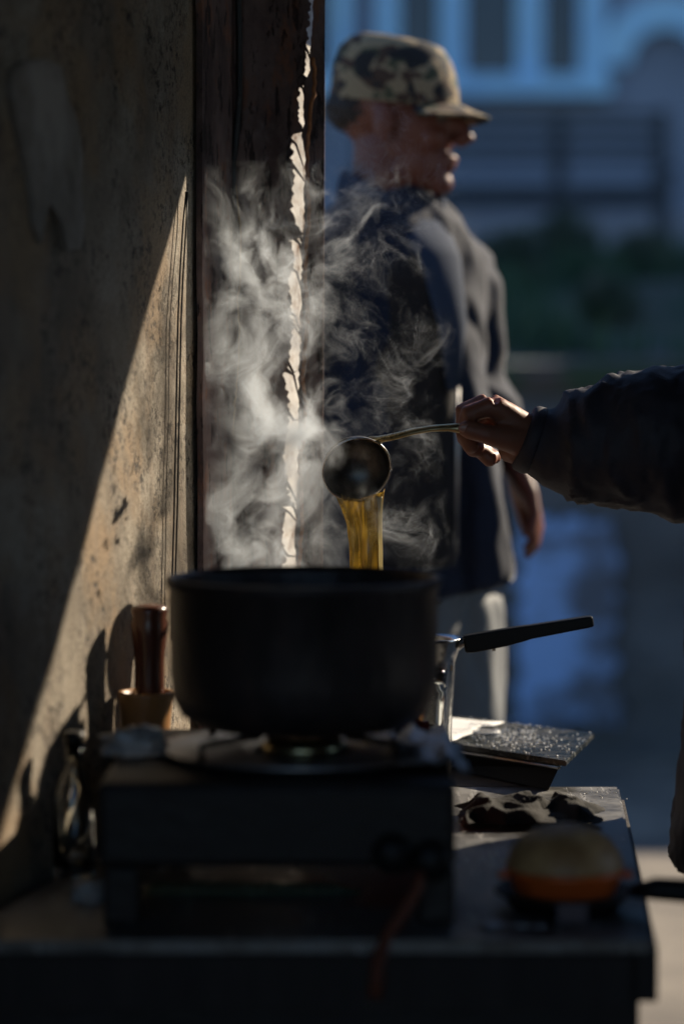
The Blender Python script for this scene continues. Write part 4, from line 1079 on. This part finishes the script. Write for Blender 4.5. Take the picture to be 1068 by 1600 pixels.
# cuff band
cd = (h(858, 700) - h(822, 684)).normalized()
MB().tube([h(817, 682), h(822, 684), h(834, 689), h(840, 691)], [.0385, .0415, .0425, .040], 28).build('cuff', M['coat'], sel)
mb = MB()
for s in (1, -1):
    hip = sb_ + S2 * .09 * s + Vector((.01, 0, .86)); kn = sb_ + S2 * .11 * s + Vector((0, 0, .5)); an = sb_ + S2 * .12 * s + Vector((.02, 0, .06))
    mb.tube([hip, hip.lerp(kn, .5), kn, kn.lerp(an, .5), an], [.108, .098, .082, .078, .075], 16)
mb.remesh('trousers', M['dktrouser'], .01, sel, 3, folds(.007, 12, (1, 1, .4), 15))
for s in (1, -1):
    an = sb_ + S2 * .12 * s + Vector((.02, 0, 0))
    MB().tube([an + F2 * -.085 + Vector((0, 0, .045)), an + F2 * -.05 + Vector((0, 0, .05)), an + F2 * .06 + Vector((0, 0, .045)), an + F2 * .15 + Vector((0, 0, .032)), an + F2 * .2 + Vector((0, 0, .022))], [(.03, .03), (.048, .045), (.043, .05), (.03, .048), (.012, .025)], 14, ref=(0, 0, 1)).build('shoe', M['shoe'], sel)
mb = MB(); mb.ball(Hd2(-.028, 0, .148), (.09, .079, .09), Matrix.Rotation(R(170), 3, 'Z')); mb.remesh('hair', M['hair'], .006, sel, 2, folds(.004, 60))
for s in (1, -1): MB().ball(Hd2(.074, .031 * s, .118), .0115).build('eye', M['eye'], sel)

# ------------------------------------------------------------------ ladle and tea
LC = h(557, 733); LN = Vector((.20, -.88, -.40)).normalized(); LR = .0415
LM = LN.to_track_quat('Z', 'Y').to_matrix()
ld = empty('ladle', LC, 'steel ladle tipped to pour tea, held by the seller', 'ladle')
prof = []
for k in range(15):
    a = math.pi / 2 * k / 14; prof.append((LR * math.sin(a), -LR * .82 * math.cos(a)))
prof += [(LR + .0012, .0005), (LR - .0004, .0012)]
for k in range(15):
    a = math.pi / 2 * (1 - k / 14); prof.append(((LR - .0014) * math.sin(a), -(LR - .0014) * .82 * math.cos(a)))
M['ladle'] = noisy('stained_steel', [(.3, (.08, .075, .07)), (.7, (.22, .21, .20))], 30, 5, .4, metal=1, bump=.05, rrange=(.3, .55))
MB().lathe(prof, c=LC, M=LM, seg=56).build('bowl', M['ladle'], ld)
MB().tube([LC + LM @ Vector(((LR + .0004) * math.cos(a), (LR + .0004) * math.sin(a), .0012)) for a in [2 * math.pi * k / 56 for k in range(57)]], .0013, 8).build('rim', M['steel'], ld)
hpts = [h(576, 686, .004), h(590, 687, -.002), h(615, 682, -.010), h(645, 674, -.016), h(675, 669, -.020), h(700, 668, -.024), h(718, 669, -.028), h(745, 673, -.027), h(790, 680, -.02)]
MB().tube(hpts, [(.003, .006), (.0038, .0075), (.0036, .007), (.0034, .0065), (.0034, .006), (.0042, .006), (.0062, .007), (.0062, .007), (.004, .006)], 12, ref=(0, -.5, 1)).build('handle', M['brass'], ld)
# stream: a folded sheet of tea, wide at the lip and gathering below
def ribbon(KS, KT, edges, depth, y0, py0, py1):
    vv = []; ff = []
    for j in range(KS):
        for i in range(KT):
            t = 2 * math.pi * i / KT; c_ = math.cos(t)
            q0 = py0 + 17 * math.sqrt(max(0, 1 - c_ * c_)) if KT > 20 else py0
            py = q0 + (py1 - q0) * j / (KS - 1); a, b = edges(py)
            x = (a + b) / 2 + (b - a) / 2 * c_
            yy = depth(c_, j / (KS - 1)) * math.sin(t) + .0025 * mnoise.noise(Vector((c_ * 1.6, j * .07, 0)))
            vv.append(h(x + .8 * mnoise.noise(Vector((c_ * 3, j * .15, 4))), py, y0(py) + yy))
    for j in range(KS - 1):
        for i in range(KT): a, b = j * KT + i, j * KT + (i + 1) % KT; ff.append((a, b, b + KT, a + KT))
    ff += [tuple(range(KT))[::-1], tuple((KS - 1) * KT + i for i in range(KT))]
    return MB().add(vv, ff)
lip = lambda py: .013
def se(py):
    return (polyline_x([(519, 762), (524, 775), (533, 795), (541, 820), (545, 850), (547, 905), (549, 960)], py),
            polyline_x([(601, 762), (599, 775), (597, 795), (595, 840), (596, 870), (597, 905), (598, 960)], py))
st_ = ribbon(60, 40, se, lambda c, t: .0022 + .0075 * math.exp(-((c + .62) / .34) ** 2) + .004 * math.exp(-((c - .9) / .2) ** 2), lip, 763, 955).build('tea_stream', M['tea'])
tag(st_, 'amber stream of tea pouring from the ladle', 'tea')
def be_(py):
    return (polyline_x([(586, 770), (588, 800), (590, 840), (592.5, 905), (593, 960)], py), polyline_x([(597, 770), (597, 800), (597, 840), (599, 905), (600, 960)], py))
ribbon(40, 14, be_, lambda c, t: .0052, lambda py: lip(py) - .001, 776, 955).build('bead', M['teabead'], st_)  # highlight on the stream's right edge put into a pale colour

# ------------------------------------------------------------------ steam
def steam():
    lo, hi, res = Vector((-.165, 2.74, .93)), Vector((.22, 3.075, 1.60)), (240, 150, 420)
    m = bpy.data.materials.new('steam_vapour'); m.use_nodes = True; N, L = m.node_tree.nodes, m.node_tree.links
    N.clear(); out = N.new('ShaderNodeOutputMaterial')
    pv = N.new('ShaderNodeVolumePrincipled'); pv.inputs['Color'].default_value = (.86, .92, 1.0, 1); pv.inputs['Anisotropy'].default_value = .5
    pv.inputs['Density'].default_value = 1.0
    L.new(pv.outputs[0], out.inputs['Volume'])
    g = bpy.data.node_groups.new('steam_field', 'GeometryNodeTree'); g.is_modifier = True
    g.interface.new_socket('Geometry', in_out='INPUT', socket_type='NodeSocketGeometry')
    g.interface.new_socket('Geometry', in_out='OUTPUT', socket_type='NodeSocketGeometry')
    N, L = g.nodes, g.links
    go = N.new('NodeGroupOutput'); v = N.new('GeometryNodeInputPosition').outputs[0]
    def vm(op, a, b=None, sc=None):
        x = N.new('ShaderNodeVectorMath'); x.operation = op
        for k, q in enumerate((a, b)):
            if q is None: continue
            if isinstance(q, (tuple, Vector)): x.inputs[k].default_value = q
            else: L.new(q, x.inputs[k])
        if sc is not None: x.inputs['Scale'].default_value = sc
        return x.outputs['Value'] if op == 'DOT_PRODUCT' else x.outputs[0]
    def noise(vec, scale, detail, rough=.55, off=(0, 0, 0)):
        n_ = N.new('ShaderNodeTexNoise'); n_.inputs['Scale'].default_value = scale; n_.inputs['Detail'].default_value = detail; n_.inputs['Roughness'].default_value = rough
        L.new(vm('ADD', vec, off), n_.inputs['Vector']); return n_
    def warp(vec, scale, amt, off):
        n_ = noise(vec, scale, 1.5, .5, off)
        return vm('ADD', vec, vm('SCALE', vm('SUBTRACT', n_.outputs['Color'], (.5, .5, .5)), sc=amt))
    def sm(val, a, b):
        r = N.new('ShaderNodeMapRange'); r.interpolation_type = 'SMOOTHSTEP'; r.inputs['From Min'].default_value = a; r.inputs['From Max'].default_value = b
        L.new(val, r.inputs['Value']); return r.outputs['Result']
    def mt(op, a, b=None): return math_(N, L, op, a, b)
    p1 = warp(v, 8, .13, (3, 1, 2)); p2 = warp(p1, 24, .055, (7, 4, 1)); p3 = warp(p2, 60, .022, (1, 8, 5))
    ps = vm('MULTIPLY', p3, (1, .8, .7))
    body = sm(noise(ps, 23, 7, .62).outputs['Fac'], .44, .74)
    def ridge(vec, scale, width, off):
        f = noise(vec, scale, 2, .5, off).outputs['Fac']
        return sm(mt('ABSOLUTE', mt('SUBTRACT', f, .5)), width, 0)
    fil = mt('ADD', ridge(p3, 17, .028, (0, 3, 0)), mt('MULTIPLY', ridge(p3, 36, .035, (5, 0, 2)), .8))
    def blobs(lst):
        tot = None
        for (px, py, Y, rx_, ry_, rz_, amp) in lst:
            q = vm('DIVIDE', vm('SUBTRACT', p1, at(px, py, Y)), (rx_, ry_, rz_))
            e_ = mt('MULTIPLY', mt('EXPONENT', mt('MULTIPLY', vm('DOT_PRODUCT', q, q), -1)), amp)
            tot = e_ if tot is None else mt('ADD', tot, e_)
        return tot
    dense = blobs([(452, 695, 2.955, .028, .035, .040, 2.0), (488, 700, 2.93, .020, .03, .024, 1.0), (410, 790, 2.96, .058, .04, .085, .75), (395, 560, 2.95, .060, .045, .12, .60),
                   (410, 390, 2.95, .068, .045, .085, .62), (515, 420, 2.97, .045, .04, .08, .24), (470, 860, 2.95, .08, .045, .035, .5), (535, 772, 2.885, .018, .015, .022, .7), (345, 460, 2.94, .04, .045, .11, .42)])
    thin_ = blobs([(630, 600, 2.95, .05, .05, .20, .25), (640, 830, 2.93, .045, .05, .05, .5), (590, 280, 2.97, .08, .06, .10, .55), (430, 560, 2.95, .09, .06, .22, .6), (575, 760, 2.88, .03, .02, .03, .5)])
    core = mt('MULTIPLY', blobs([(452, 700, 2.95, .019, .03, .038, 1.1), (440, 640, 2.95, .02, .03, .04, .45), (505, 700, 2.865, .018, .016, .024, 1.8), (532, 770, 2.86, .018, .012, .018, 1.3), (580, 745, 2.86, .014, .010, .010, .45), (420, 800, 2.94, .04, .03, .06, .22)]), mt('ADD', mt('MULTIPLY', body, 1.3), .12))
    den = mt('ADD', mt('MULTIPLY', dense, mt('ADD', body, mt('MULTIPLY', mt('MULTIPLY', fil, body), 1.1))), mt('MULTIPLY', thin_, mt('MULTIPLY', fil, body)))
    den = mt('ADD', den, core)
    den = mt('MULTIPLY', mt('MAXIMUM', mt('SUBTRACT', den, .02), 0.0), STEAM)
    vc = N.new('GeometryNodeVolumeCube')
    L.new(den, vc.inputs['Density']); vc.inputs['Min'].default_value = lo; vc.inputs['Max'].default_value = hi
    for k, a in enumerate('XYZ'): vc.inputs['Resolution ' + a].default_value = res[k]
    sm_ = N.new('GeometryNodeSetMaterial'); sm_.inputs['Material'].default_value = m
    L.new(vc.outputs[0], sm_.inputs[0]); L.new(sm_.outputs[0], go.inputs[0])
    o = MB().box((lo + hi) / 2, (.3, .25, .6)).build('steam', m, smooth=False)
    o.modifiers.new('steam', 'NODES').node_group = g
    tag(o, 'white steam curling up from the pot and ladle', 'steam', kind='stuff')
STEAM = 37
steam()
